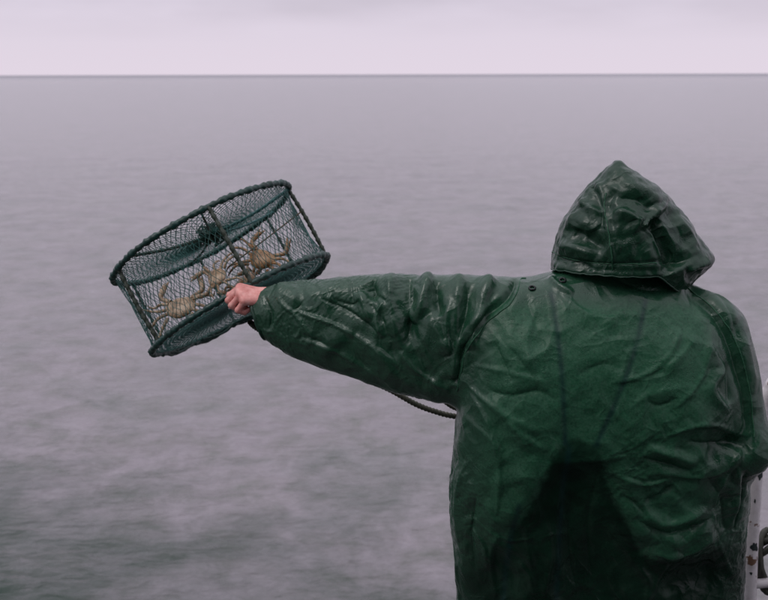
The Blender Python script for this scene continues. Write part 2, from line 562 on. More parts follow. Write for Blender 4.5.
# ------------------------------------------------------------------ the sea
M_SEA = mat('murky_sea_water', (0.13, 0.135, 0.135), 0.15)
nb = NB(M_SEA)
pos = nb.n('ShaderNodeNewGeometry').outputs['Position']
def scaled(s):
    m = nb.n('ShaderNodeMapping'); m.inputs['Scale'].default_value = s; nb.l(pos, m.inputs[0]); return m.outputs[0]
silt = nb.noise(scaled((0.55, 0.7, 1)), 1.0, 5, 0.62, 0.8)
silt2 = nb.noise(scaled((0.20, 0.26, 1)), 1.0, 3, 0.5, 0.3)
silt3 = nb.noise(scaled((2.3, 1.9, 1)), 1.0, 8, 0.72, 0.35)
col = nb.ramp(silt3, [(0.30, (0.128, 0.132, 0.122)), (0.44, (0.178, 0.164, 0.174)), (0.56, (0.216, 0.194, 0.216)), (0.72, (0.252, 0.226, 0.254))])
col = nb.mix(nb.rng(silt, 0.30, 0.55, 0.40, 0.0), col, (0.115, 0.132, 0.122))
# darker green water close by on the left
pxyz = nb.n('ShaderNodeSeparateXYZ', {0: pos})
lin = nb.n('ShaderNodeMath', {0: nb.n('ShaderNodeMath', {0: pxyz.outputs[0], 1: 0.55}, operation='MULTIPLY').outputs[0], 1: pxyz.outputs[1]}, operation='ADD').outputs[0]
lin = nb.n('ShaderNodeMath', {0: lin, 1: nb.rng(silt, 0.2, 0.8, -2.2, 2.2)}, operation='ADD').outputs[0]
lin = nb.n('ShaderNodeMath', {0: lin, 1: nb.rng(silt3, 0.2, 0.8, -0.8, 0.8)}, operation='ADD').outputs[0]
col = nb.mix(nb.rng(lin, 3.5, 7.8, 1.0, 0.0), col, (0.012, 0.030, 0.020))
far = nb.rng(nb.n('ShaderNodeVectorMath', {0: pos}, operation='LENGTH').outputs['Value'], 600.0, 2600.0, 0.0, 1.0)
col = nb.mix(far, col, (0.10, 0.10, 0.125))                   # deeper, wind-ruffled water far out
nb.l(nb.n('ShaderNodeMapRange', {0: far, 3: 0.15, 4: 0.30}).outputs[0], nb.b.inputs['Roughness'])
nb.l(col, nb.b.inputs['Base Color'])
nb.b.inputs['IOR'].default_value = 1.33
h1 = nb.noise(scaled((1.6, 2.3, 1)), 1.0, 6, 0.6, 0.6)
h2 = nb.noise(scaled((0.16, 0.28, 1)), 1.0, 4, 0.55, 0.2)
h3 = nb.noise(scaled((7, 11, 1)), 1.0, 4, 0.55, 0.6)
b1 = nb.bump(h2, 0.16, 0.45)
b2 = nb.bump(h1, 0.30, 0.11, b1)
h4 = nb.noise(scaled((3.2, 7.5, 1)), 1.0, 2, 0.45, 0.8)
b3 = nb.bump(h4, 0.9, 0.045, b2)
b3 = nb.bump(h3, 0.8, 0.03, b3)
nb.l(b3, nb.b.inputs['Normal'])

def make_sea():
    # rows get longer with distance; the nearer water carries real swell and ripples
    ys = np.concatenate([[-90000, -4000, -400, -60], np.linspace(-12, 3, 20)[:-1], 3 * (14.0) ** np.linspace(0, 1, 170), np.geomspace(45, 90000, 60)])
    ts = np.tan(np.linspace(-1.22, 1.22, 240))
    Xg = ts[None, :] * (np.maximum(np.abs(ys), 12)[:, None]) * 0.9
    ext = np.array([60.0, 400.0, 4000.0, 90000.0])
    Xg = np.concatenate([Xg[:, :1] - ext[::-1], Xg, Xg[:, -1:] + ext], 1)
    nx = Xg.shape[1]
    Yg = np.repeat(ys[:, None], nx, 1)
    P = np.stack([Xg.ravel(), Yg.ravel(), np.zeros(Xg.size)], 1)
    r = np.hypot(P[:, 0], P[:, 1])
    z = 0.035 * fbm(P * np.array([0.6, 0.8, 1]), 3) + 0.009 * fbm(P * np.array([1.9, 2.8, 1]) + 5, 3)
    z *= np.clip(1 - (r - 25) / 60, 0, 1)
    P[:, 2] = z
    i = np.arange(len(ys) - 1)[:, None] * nx + np.arange(nx - 1)[None, :]
    i = i.ravel()
    F = np.stack([i, i + 1, i + nx + 1, i + nx], 1)
    o = obj('sea', P, F, M_SEA)
    tag(o, 'calm grey silty sea reaching to the horizon', kind='structure')
make_sea()

# ------------------------------------------------------------------ the boat's deck (below the frame)
DECK = 1.30
def box(lo, hi):
    x0, y0, z0 = lo; x1, y1, z1 = hi
    V = np.array([(x0, y0, z0), (x1, y0, z0), (x1, y1, z0), (x0, y1, z0), (x0, y0, z1), (x1, y0, z1), (x1, y1, z1), (x0, y1, z1)], float)
    F = np.array([(3, 2, 1, 0), (4, 5, 6, 7), (0, 1, 5, 4), (1, 2, 6, 5), (2, 3, 7, 6), (3, 0, 4, 7)])
    return V, F
deck = obj('deck', *join([box((-2.4, -2.5, DECK - 0.06), (3.0, 2.62, DECK)), box((-2.4, 2.62, -0.4), (3.0, 2.72, DECK + 0.16)),
                          box((-2.5, 2.60, DECK + 0.16), (3.0, 2.75, DECK + 0.19)), box((-2.5, -2.5, -0.4), (-2.4, 2.72, DECK + 0.16))]), M_DECK, smooth=False)
tag(deck, 'grey painted boat deck with a low gunwale', kind='structure')

sky_blocker = obj('added_sky_blocker', *join([box((-1.3, -1.10, DECK), (2.1, -1.02, DECK + 0.95)), box((-1.3, -1.10, DECK + 1.75), (2.1, -1.02, DECK + 2.5)), box((-1.3, -1.10, DECK + 0.95), (-0.9, -1.02, DECK + 1.75)),
                              box((0.1, -1.10, DECK + 0.95), (0.5, -1.02, DECK + 1.75)), box((1.5, -1.10, DECK + 0.95), (2.1, -1.02, DECK + 1.75)), box((-1.8, -2.4, DECK + 2.42), (2.6, 0.80, DECK + 2.48)),
                              box((-0.9, -1.08, DECK + 0.95), (0.1, -1.05, DECK + 1.75)), box((0.5, -1.08, DECK + 0.95), (1.5, -1.05, DECK + 1.75)), box((-1.3, -2.3, DECK), (-1.22, -1.10, DECK + 2.5)), box((2.02, -2.3, DECK), (2.1, -1.10, DECK + 2.5))]), M_BLOCKER, smooth=False)
tag(sky_blocker, 'unseen cabin wall and roof added behind the camera to block sky light', kind='structure')  # added out of view: keeps low sky light off the coat's back

# ------------------------------------------------------------------ the person
SHY = 2.12
FEET = np.array([W(600, 300, 2.16)[0], 2.24, DECK])

def finger(P, F, base, d, n, lens, curls, r0, r1, k=0.003):
    """three phalanges bending from direction d towards -n"""
    p = np.array(base, float); ang = 0
    m = len(lens)
    for i in range(m):
        ang += curls[i]
        v = math.cos(ang) * d - math.sin(ang) * n
        q = p + v * lens[i]
        ra = r0 + (r1 - r0) * i / m; rb = r0 + (r1 - r0) * (i + 1) / m
        F = smin(F, cone(P, p, q, ra, rb), k)
        p = q
    return F
def hand(P, F, wrist, d, n, s, curl, thumb_dir, sc=1.0, wr=0.026):
    """d to the fingers, n out of the back of the hand, s to the thumb side"""
    d = np.array(d, float); d /= np.linalg.norm(d)
    n = np.array(n, float); n -= d * (n @ d); n /= np.linalg.norm(n)
    s = np.cross(d, n) if np.dot(np.cross(d, n), s) > 0 else -np.cross(d, n)
    w0 = np.array(wrist, float)
    G = None
    for i, off in enumerate((0.030, 0.010, -0.011, -0.030)):
        kn = w0 + sc * (d * (0.088, 0.092, 0.088, 0.078)[i] + s * off + n * (0.004, 0.007, 0.005, 0.0)[i])
        m = cone(P, w0 + s * off * 0.55 * sc, kn, 0.016 * sc, 0.0125 * sc)
        G = m if G is None else smin(G, m, 0.012)
    for i, off in enumerate((0.031, 0.010, -0.011, -0.031)):
        kn = w0 + sc * (d * (0.086, 0.091, 0.087, 0.076)[i] + s * off + n * (0.004, 0.007, 0.005, 0.0)[i])
        L = [np.array((0.042, 0.024, 0.020)), np.array((0.046, 0.029, 0.022)), np.array((0.043, 0.027, 0.021)), np.array((0.034, 0.020, 0.018))][i] * sc
        dd = d + s * (0.10, 0.03, -0.03, -0.11)[i]; dd /= np.linalg.norm(dd)
        G = finger(P, G, kn, dd, n, L, [c + 0.08 * (i - 1) for c in curl], 0.0100 * sc, 0.0075 * sc)
    t0 = w0 + sc * (d * 0.022 + s * 0.026 - n * 0.010)
    td = np.array(thumb_dir, float); td /= np.linalg.norm(td)
    t1 = t0 + sc * (0.6 * td + 0.4 * s) / np.linalg.norm(0.6 * td + 0.4 * s) * 0.040
    t2 = t1 + td * 0.034 * sc
    t3 = t2 + (td - 0.25 * s) / np.linalg.norm(td - 0.25 * s) * 0.026 * sc
    G = smin(G, cone(P, t0, t1, 0.018 * sc, 0.013 * sc), 0.010)
    G = smin(G, cone(P, t1, t2, 0.0125 * sc, 0.0105 * sc), 0.003)
    G = smin(G, cone(P, t2, t3, 0.0105 * sc, 0.008 * sc), 0.003)
    return G if F is None else smin(F, G, 0.015)

L_SH = W(498, 312, 2.13); L_EL = W(372, 318, 2.21); L_WR = W(270, 311, 2.285)
R_SH = W(712, 335, 2.13); R_EL = W(742, 452, 2.10); R_WR = W(690, 478, 2.36)
HEADC = W(624, 247, 2.175)
# left hand grips the trap ring, back of the hand to the camera, fingers closing over the ring
LH = dict(wrist=W(271, 299, 2.290), d=W(228, 292, 2.264) - W(271, 299, 2.290), n=np.array([0.05, -0.36, 0.93]), s=np.array([0.0, 0.93, 0.36]), sc=0.84,
          curl=(1.05, 1.5, 0.9), thumb_dir=W(215, 297, 2.285) - W(250, 296, 2.29))
RH = dict(wrist=R_WR, d=np.array([-0.75, 0.55, 0.05]), n=np.array([0.5, 0.7, 0.4]), s=np.array([0, 0, 1.0]), curl=(0.7, 1.1, 0.8), thumb_dir=np.array([-0.9, 0.2, 0.1]))

def body_parts():
    lo = np.array([-0.32, 1.85, DECK - 0.01]); hi = np.array([0.98, 2.66, 3.2]); h = 0.0085
    P, shp = grid(lo, hi, h)
    x0 = FEET[0]
    pel = np.array([x0, 2.23, DECK + 0.93])
    F = ellip(P, pel, (0.165, 0.115, 0.13))
    F = smin(F, ellip(P, np.array([x0, 2.19, DECK + 1.14]), (0.15, 0.10, 0.18)), 0.06)
    F = smin(F, ellip(P, np.array([x0, 2.14, DECK + 1.33]), (0.17, 0.105, 0.17)), 0.06)
    F = smin(F, cone(P, L_SH, R_SH, 0.055, 0.055), 0.06)
    F = smin(F, cone(P, (x0 + 0.01, 2.13, R_SH[2] + 0.03), HEADC - np.array([0, 0, 0.05]), 0.058, 0.055), 0.03)
    # head, turned to the right: skull, jaw, nose, brow, ears
    f = np.array([0.70, 0.69, -0.18]); f /= np.linalg.norm(f)
    sd = np.array([f[1], -f[0], 0]); sd /= np.linalg.norm(sd); u = np.cross(sd, f)
    Mh = np.stack([f, sd, u])
    hd = HEADC
    F = smin(F, ellip(P, hd + u * 0.025 - f * 0.01, (0.090, 0.070, 0.084), Mh), 0.02)
    F = smin(F, ellip(P, hd - u * 0.055 + f * 0.022, (0.068, 0.056, 0.062), Mh), 0.03)
    F = smin(F, cone(P, hd + f * 0.082 + u * 0.012, hd + f * 0.105 - u * 0.028, 0.009, 0.014), 0.012)
    F = smin(F, cone(P, hd + f * 0.074 + u * 0.026 - sd * 0.035, hd + f * 0.074 + u * 0.026 + sd * 0.035, 0.012, 0.012), 0.012)
    F = smin(F, cone(P, hd + f * 0.083 - u * 0.055 - sd * 0.02, hd + f * 0.083 - u * 0.055 + sd * 0.02, 0.009, 0.009), 0.008)
    F = smin(F, ellip(P, hd + f * 0.072 - u * 0.098, (0.022, 0.026, 0.018), Mh), 0.015)
    for sgn in (-1, 1):
        F = smin(F, ellip(P, hd + sd * 0.074 * sgn - f * 0.012 - u * 0.01, (0.02, 0.009, 0.032), Mh), 0.006)
        eye = hd + f * 0.079 + sd * 0.031 * sgn + u * 0.005
        F = np.maximum(F, -ellip(P, eye + f * 0.006, (0.012, 0.015, 0.009), Mh))
        F = np.minimum(F, ellip(P, eye - f * 0.004, (0.012, 0.013, 0.011), Mh))
    F = smin(F, cone(P, L_SH, L_EL, 0.052, 0.042), 0.04)
    F = smin(F, cone(P, L_EL, L_WR, 0.042, 0.028), 0.03)
    F = smin(F, cone(P, R_SH, R_EL, 0.052, 0.042), 0.04)
    F = smin(F, cone(P, R_EL, R_WR, 0.042, 0.028), 0.03)
    for sg in (-1, 1):
        hip = pel + np.array([0.09 * sg, 0, -0.03]); kn = np.array([x0 + 0.12 * sg, 2.21, DECK + 0.50]); an = np.array([x0 + 0.13 * sg, 2.25, DECK + 0.09])
        F = smin(F, cone(P, hip, kn, 0.085, 0.058), 0.05)
        F = smin(F, cone(P, kn, an, 0.056, 0.040), 0.03)
        F = smin(F, cone(P, an - np.array([0, 0.0, 0.045]), an + np.array([0.02 * sg, 0.15, -0.05]), 0.038, 0.034), 0.03)
    V, Q = nets(np.broadcast_to(F, shp), lo, h)
    return relax(V, Q, 2), Q
def hand_mesh(H, arm_from, pad=0.012):
    h = 0.0026
    w0 = np.array(H['wrist']); d = np.array(H['d'], float); d /= np.linalg.norm(d)
    c = w0 + d * 0.06
    lo = c - 0.125; hi = c + 0.125
    P, shp = grid(lo, hi, h)
    F = hand(P, None, **H)
    a = np.array(arm_from); b = w0
    a = b + (a - b) / np.linalg.norm(a - b) * 0.07
    F = smin(F, cone(P, a, b + d * 0.005, 0.028, 0.024), 0.02)
    V, Q = nets(np.broadcast_to(F, shp), lo, h)
    return relax(V, Q, 2), Q
bp = body_parts()
hl = hand_mesh(LH, L_EL); hr = hand_mesh(RH, R_EL)
person = obj('person', *join([bp, hl, hr]), M_SKIN, origin=FEET)
tag(person, 'person in a dark green hooded raincoat, seen from behind, left arm stretched out', 'person')

# ---- trousers and boots (below the frame)
def legs_mesh(zlo, zhi, mul, add):
    lo = np.array([FEET[0] - 0.30, 1.95, DECK + zlo]); hi = np.array([FEET[0] + 0.30, 2.52, DECK + zhi]); h = 0.012
    P, shp = grid(lo - 0.03, hi + 0.03, h)
    F = None
    pel = np.array([FEET[0], 2.23, DECK + 0.93])
    for sg in (-1, 1):
        hip = pel + np.array([0.09 * sg, 0, -0.03]); kn = np.array([FEET[0] + 0.12 * sg, 2.21, DECK + 0.50]); an = np.array([FEET[0] + 0.13 * sg, 2.25, DECK + 0.09])
        for (a, b, ra, rb) in ((hip, kn, 0.085, 0.058), (kn, an, 0.056, 0.045), (an - np.array([0, 0, 0.04]), an + np.array([0.02 * sg, 0.15, -0.045]), 0.04, 0.036)):
            q = cone(P, a, b, ra * mul + add, rb * mul + add)
            F = q if F is None else smin(F, q, 0.03)
    F = smin(F, ellip(P, pel, (0.165 * mul + add, 0.115 * mul + add, 0.15)), 0.05)
    F = np.maximum(np.maximum(F, P[2] - (DECK + zhi)), (DECK + zlo) - P[2])
    V, Q = nets(np.broadcast_to(F, shp), lo - 0.03, h)
    return relax(V, Q, 2), Q
obj('trousers', *legs_mesh(0.16, 1.05, 1.1, 0.012), M_TROUSER, person)
obj('boots', *legs_mesh(0.0, 0.34, 1.08, 0.016), M_BOOT, person)

# ---- the raincoat: one shell, its big shapes from cross-sections
T = [  # py, left, right, centre depth, half depth
    (268, 572, 640, 2.135, 0.045), (276, 548, 668, 2.135, 0.060), (284, 520, 690, 2.13, 0.073), (293, 494, 714, 2.128, 0.087), (306, 480, 733, 2.125, 0.104),
    (330, 468, 743, 2.12, 0.130), (365, 463, 747, 2.12, 0.152), (405, 459, 746, 2.12, 0.164), (440, 455, 751, 2.125, 0.162), (480, 452, 745, 2.14, 0.152),
    (520, 451, 742, 2.16, 0.144), (560, 454, 739, 2.175, 0.140), (600, 457, 738, 2.185, 0.138), (680, 459, 738, 2.19, 0.14), (760, 459, 740, 2.19, 0.145)]
tz = [W(0, t[0], t[3])[2] for t in T]
tl = np.array([W(t[1], t[0], t[3])[0] for t in T]); tr = np.array([W(t[2], t[0], t[3])[0] for t in T])
S = [  # px, top, bottom, depth, half depth
    (236, 306, 322, 2.30, 0.030), (248, 300, 327, 2.29, 0.034), (258, 293.5, 333, 2.285, 0.042), (270, 287.5, 341, 2.275, 0.050), (285, 284.5, 351, 2.265, 0.058), (302, 283.5, 359, 2.255, 0.064),
    (320, 282, 366, 2.24, 0.068), (340, 279, 371, 2.23, 0.071), (360, 276, 378, 2.215, 0.074), (380, 276.5, 385, 2.20, 0.077), (400, 278, 391, 2.185, 0.080),
    (420, 278, 396, 2.17, 0.083), (440, 277, 400, 2.16, 0.087), (460, 278, 401, 2.15, 0.090), (485, 278, 398, 2.14, 0.092), (515, 279, 385, 2.13, 0.092), (545, 283, 365, 2.13, 0.085)]
sx = [W(s[0], 300, s[3])[0] for s in S]
szt = np.array([W(0, s[1], s[3])[2] for s in S]); szb = np.array([W(0, s[2], s[3])[2] for s in S])
def coat_sdf(P):
    F = loft(P, 2, tz, (tl + tr) / 2, [t[3] for t in T], (tr - tl) / 2, [t[4] for t in T], 2.5, 0.025)
    F = np.maximum(F, P[2] - W(0, 266, 2.13)[2])
    G = loft(P, 0, sx, [s[3] for s in S], (szt + szb) / 2, [s[4] for s in S], (szt - szb) / 2, 2.2, 0.022)
    G = np.maximum(G, P[0] - sx[-1])
    F = smin(F, G, 0.022)
    A = cone(P, W(711, 336, 2.10), W(744, 446, 2.06), 0.068, 0.053)
    A = smin(A, cone(P, W(744, 446, 2.06), W(700, 486, 2.36), 0.055, 0.045), 0.025)
    return smin(F, A, 0.03)
lo = np.array([-0.36, 1.86, 1.98]); hi = np.array([0.86, 2.46, 3.05]); H_ = 0.0046
V, Q = askew(coat_sdf, lo, hi, H_)
V = relax(V, Q, 4)

def pat(px, py, y=2.0):
    p = W(px, py, y); return (p[0], p[2])
def polydist(X, Z, pts):
    """signed distance to a polyline in the pattern plane, and position 0..1 along it"""
    best = np.full(len(X), 1e9); sg = np.zeros(len(X)); tt = np.zeros(len(X))
    pts = np.asarray(pts); L = np.linalg.norm(np.diff(pts, axis=0), axis=1); cum = np.concatenate([[0], np.cumsum(L)])
    for i in range(len(pts) - 1):
        a, b = pts[i], pts[i + 1]; ab = b - a
        t = np.clip(((X - a[0]) * ab[0] + (Z - a[1]) * ab[1]) / (ab @ ab), 0, 1)
        dx = X - a[0] - t * ab[0]; dz = Z - a[1] - t * ab[1]
        d = np.hypot(dx, dz); m = d < best
        best[m] = d[m]; sg[m] = np.sign(ab[0] * dz - ab[1] * dx)[m]; tt[m] = ((cum[i] + t * L[i]) / cum[-1])[m]
    return best * sg, tt, best
def dense(pts, n=24):
    return spline(np.array(pts, float), n) if len(pts) > 2 else np.array([np.array(pts[0]) + (np.array(pts[1]) - np.array(pts[0])) * t for t in np.linspace(0, 1, 6)], float)
PXM = 0.00205
def apply_folds(V, Q, folds, facing, y=2.0, amp=1.0):
    N = vnormals(V, Q)
    wgt = np.clip((-N[:, 1] - 0.02) / 0.25, 0, 1) if facing else np.ones(len(V))
    D = np.zeros(len(V))
    for f in folds:
        pts = [pat(px, py, f.get('y', y)) for px, py in dense(f['p'])]
        s, t, d = polydist(V[:, 0], V[:, 2], pts)
        wl = f['w'] * PXM; wr = f.get('w2', f['w']) * PXM
        ww = np.where(s > 0, wl, wr)
        pw = f.get('k', 2.0)
        prof = np.exp(-(d / ww) ** pw)
        e0, e1 = f.get('ends', (0.25, 0.25))
        tap = np.clip(t / max(e0, 1e-3), 0, 1) * np.clip((1 - t) / max(e1, 1e-3), 0, 1)
        tap = np.sin(tap * math.pi / 2)
        D += f['a'] * amp * prof * tap * wgt
    return V + N * D[:, None]
def F_(p, a, w, w2=None, k=2.0, ends=(0.3, 0.3), y=2.0):
    return dict(p=p, a=a, w=w, w2=w2 if w2 is not None else w, k=k, ends=ends, y=y)

# large soft shapes first: the blousing back, the sunken middle where the coat clings to the bib below
bigf = [
    F_([(585, 455), (590, 520), (596, 600), (596, 700)], -0.026, 42, 42, 3.0, (0.12, 0.01)),
    F_([(520, 560), (500, 600), (495, 680)], -0.014, 26, 40, 2.0, (0.3, 0.01)),
    F_([(665, 580), (700, 590), (735, 575)], -0.022, 26, 26, 2.0, (0.3, 0.3)),
    F_([(650, 540), (685, 545), (722, 525)], 0.014, 18, 24, 2.0),
    F_([(540, 455), (515, 505), (485, 535)], 0.012, 16, 30, 2.0),
    F_([(612, 455), (630, 505), (655, 548)], 0.014, 12, 26, 2.0),
    F_([(700, 455), (722, 446), (752, 446)], -0.018, 16, 10, 2.0),
    F_([(560, 400), (580, 425), (600, 400)], -0.006, 25, 25, 2.0),
    F_([(510, 330), (520, 380), (515, 430)], 0.008, 26, 26, 2.0),
    F_([(680, 330), (676, 380), (690, 430)], 0.008, 30, 30, 2.0),
    # sleeve: hanging bag of cloth and the bunching towards the shoulder
    F_([(272, 289), (290, 296), (300, 306)], 0.008, 7, 12, 2.0, y=2.2),
    F_([(300, 300), (330, 292), (352, 288)], 0.006, 10, 12, 2.0, y=2.2),
    F_([(372, 284), (375, 292), (372, 302)], -0.014, 5, 9, 1.6, (0.4, 0.4), y=2.15),
    F_([(362, 292), (366, 306), (372, 318)], 0.008, 5, 8, 1.6, y=2.15),
    F_([(392, 278), (393, 302), (401, 346)], 0.016, 7, 14, 1.7, (0.15, 0.45), y=2.13),
    F_([(411, 284), (410, 308), (406, 344)], -0.015, 8, 6, 1.6, (0.25, 0.4), y=2.13),
    F_([(431, 277), (423, 298), (414, 322)], 0.014, 6, 9, 1.6, (0.1, 0.4), y=2.12),
    F_([(436, 284), (437, 300), (441, 314)], -0.013, 5, 6, 1.5, (0.3, 0.4), y=2.12),
    F_([(428, 312), (439, 328), (449, 348)], 0.010, 6, 10, 1.6, y=2.12),
    F_([(461, 277), (458, 305), (454, 336)], 0.012, 6, 10, 1.6, (0.1, 0.4), y=2.1),
    F_([(468, 286), (463, 310), (458, 338)], -0.013, 7, 5, 1.5, (0.2, 0.4), y=2.1),
    F_([(493, 278), (483, 308), (468, 346)], 0.017, 6, 9, 1.6, (0.1, 0.3), y=2.08),
    F_([(492, 290), (484, 316), (474, 342)], -0.012, 6, 4, 1.5, (0.3, 0.3), y=2.07),
    F_([(446, 340), (436, 365), (420, 385)], -0.007, 8, 14, 1.8, y=2.12),
    F_([(360, 324), (352, 350), (372, 376)], -0.006, 6, 10, 1.6, y=2.15),
    F_([(344, 330), (330, 345), (320, 356)], 0.005, 8, 12, 2.0, y=2.18),
    F_([(378, 345), (392, 366), (414, 384)], 0.006, 6, 10, 1.8, y=2.14),
    # right shoulder and arm
    F_([(694, 297), (722, 320), (738, 358), (748, 402), (746, 436)], -0.016, 6, 9, 1.6, (0.15, 0.2)),
    F_([(706, 300), (728, 312), (744, 332)], 0.010, 10, 10, 2.0),
]
def coat_growth(Pm, Dm):
    x, z = Pm[:, 0], Pm[:, 2]
    sl = np.clip((0.20 - x) / 0.06, 0, 1)                       # 1 on the sleeve
    up_ = np.exp(-((x - 0.07) / 0.10) ** 2)                     # bunched upper sleeve
    low = np.clip((W(0, 400, 2.0)[2] - z) / 0.10, 0, 1) * (1 - sl)
    gx = 0.045 + 0.08 * up_ + 0.02 * low
    gz = 0.030 + 0.04 * low * np.clip((x - 0.45) / 0.1, 0.25, 1) + 0.02 * sl
    return Dm[:, 0] * gx + Dm[:, 2] * gz + Dm[:, 1] * 0.04
off1 = buckle(coat_sdf, lo, hi, 0.020, V, coat_growth, 150, 0.012, 0.014, (7.0, 3.3), 0.008)
off2 = buckle(coat_sdf, lo, hi, 0.0105, V, coat_growth, 150, 0.007, 0.008, (12.0, 8.1), 0.005)
N = vnormals(V, Q)
fore = np.clip((0.02 - V[:, 0]) / 0.08, 0, 1)
calm = (1 - 0.5 * fore) * (1 - 0.45 * np.clip((V[:, 2] - W(0, 400, 2.0)[2]) / 0.1, 0, 1) * np.clip((V[:, 0] - 0.22) / 0.06, 0, 1))
V = V + N * ((0.45 * off1 + 0.22 * off2) * calm)[:, None]
V = apply_folds(V, Q, bigf, True, amp=1.05)
V = relax(V, Q, 2)
# creases of the stiff wet cloth
cre = [
    F_([(556, 281), (562, 292), (579, 300)], 0.006, 2.6, 3.5, 1.5, (0.1, 0.3)),
    F_([(529, 300), (537, 328), (546, 352)], -0.0035, 5, 7, 1.3), F_([(496, 345), (503, 362), (513, 382)], -0.005, 4, 7, 1.3),
    F_([(490, 396), (506, 414), (530, 450)], 0.004, 4, 8, 1.4), F_([(508, 418), (528, 436), (545, 446)], 0.005, 4, 7, 1.3), F_([(466, 424), (492, 440), (508, 462)], 0.0035, 5, 8, 1.4),
    F_([(486, 392), (508, 394), (536, 388), (556, 398)], -0.004, 4, 6, 1.4), F_([(520, 362), (545, 350), (556, 338)], 0.003, 5, 7, 1.5),
    F_([(640, 441), (664, 448), (693, 460)], 0.009, 6, 10, 1.7), F_([(636, 451), (662, 459), (690, 468)], -0.007, 7, 5, 1.5),
    F_([(641, 501), (655, 494), (671, 482)], -0.008, 4, 7, 1.4), F_([(638, 508), (668, 524), (714, 508)], 0.008, 6, 9, 1.6),
    F_([(632, 516), (668, 534), (716, 520)], -0.007, 6, 5, 1.5), F_([(652, 556), (684, 558), (720, 538)], 0.006, 5, 8, 1.6),
    F_([(658, 369), (676, 356), (698, 338)], 0.004, 5, 7, 1.4), F_([(705, 346), (716, 358), (722, 370), (708, 388), (726, 413)], 0.008, 5, 9, 1.5, (0.2, 0.25)),
    F_([(712, 352), (728, 374), (726, 404)], -0.006, 6, 5, 1.5), F_([(640, 395), (655, 400), (672, 392)], -0.003, 5, 6, 1.4),
    F_([(620, 405), (650, 388), (690, 382)], 0.003, 6, 8, 1.4), F_([(600, 330), (625, 318), (648, 322)], 0.0025, 6, 8, 1.5), F_([(575, 372), (600, 362), (622, 366)], -0.0025, 6, 8, 1.5),
    F_([(700, 470), (722, 500), (730, 540)], -0.006, 6, 8, 1.5), F_([(735, 462), (742, 495), (738, 540)], 0.007, 4, 6, 1.5), F_([(745, 470), (748, 510), (741, 545)], -0.006, 4, 5, 1.4),
    F_([(730, 300), (738, 318), (746, 352)], -0.004, 5, 6, 1.4), F_([(745, 335), (754, 360), (757, 400)], 0.004, 5, 6, 1.5),
    F_([(468, 470), (460, 520), (464, 580)], 0.005, 4, 7, 1.5), F_([(478, 500), (474, 545), (480, 600)], -0.005, 4, 6, 1.4), F_([(500, 540), (494, 570), (500, 620)], 0.004, 4, 6, 1.4),
    F_([(534, 500), (528, 540), (540, 600)], 0.003, 4, 6, 1.3), F_([(560, 470), (556, 530), (566, 600)], 0.0035, 4, 6, 1.3), F_([(596, 470), (590, 530), (598, 600)], -0.003, 4, 6, 1.3),
    F_([(700, 286), (676, 288), (655, 284)], 0.004, 4, 6, 1.5), F_([(620, 286), (650, 296), (676, 298)], -0.004, 3, 5, 1.4),
    # straps of the bib pressing through
    F_([(557, 296), (560, 360), (563, 436)], -0.0004, 3, 3, 3.0, (0.05, 0.02)), F_([(655, 300), (630, 360), (594, 436)], -0.0004, 3, 3, 3.0, (0.05, 0.02)),
    # raglan seam of the left sleeve
    F_([(530, 281), (512, 305), (488, 324), (467, 352), (458, 396)], -0.006, 3.2, 5, 1.5, (0.05, 0.05)), F_([(526, 280), (507, 303), (483, 321), (462, 350), (455, 390)], 0.004, 4, 4, 1.8, (0.05, 0.05)),
    # forearm
    F_([(262, 300), (270, 316), (268, 334)], -0.004, 4, 6, 1.4, y=2.2), F_([(276, 300), (300, 318), (318, 340)], 0.003, 5, 8, 1.4, y=2.2), F_([(300, 330), (330, 344), (352, 362)], -0.003, 5, 8, 1.4, y=2.2),
    F_([(330, 300), (350, 304), (362, 298)], -0.0035, 5, 7, 1.4, y=2.16), F_([(384, 320), (376, 340), (384, 362)], 0.003, 4, 6, 1.4, y=2.13),
]
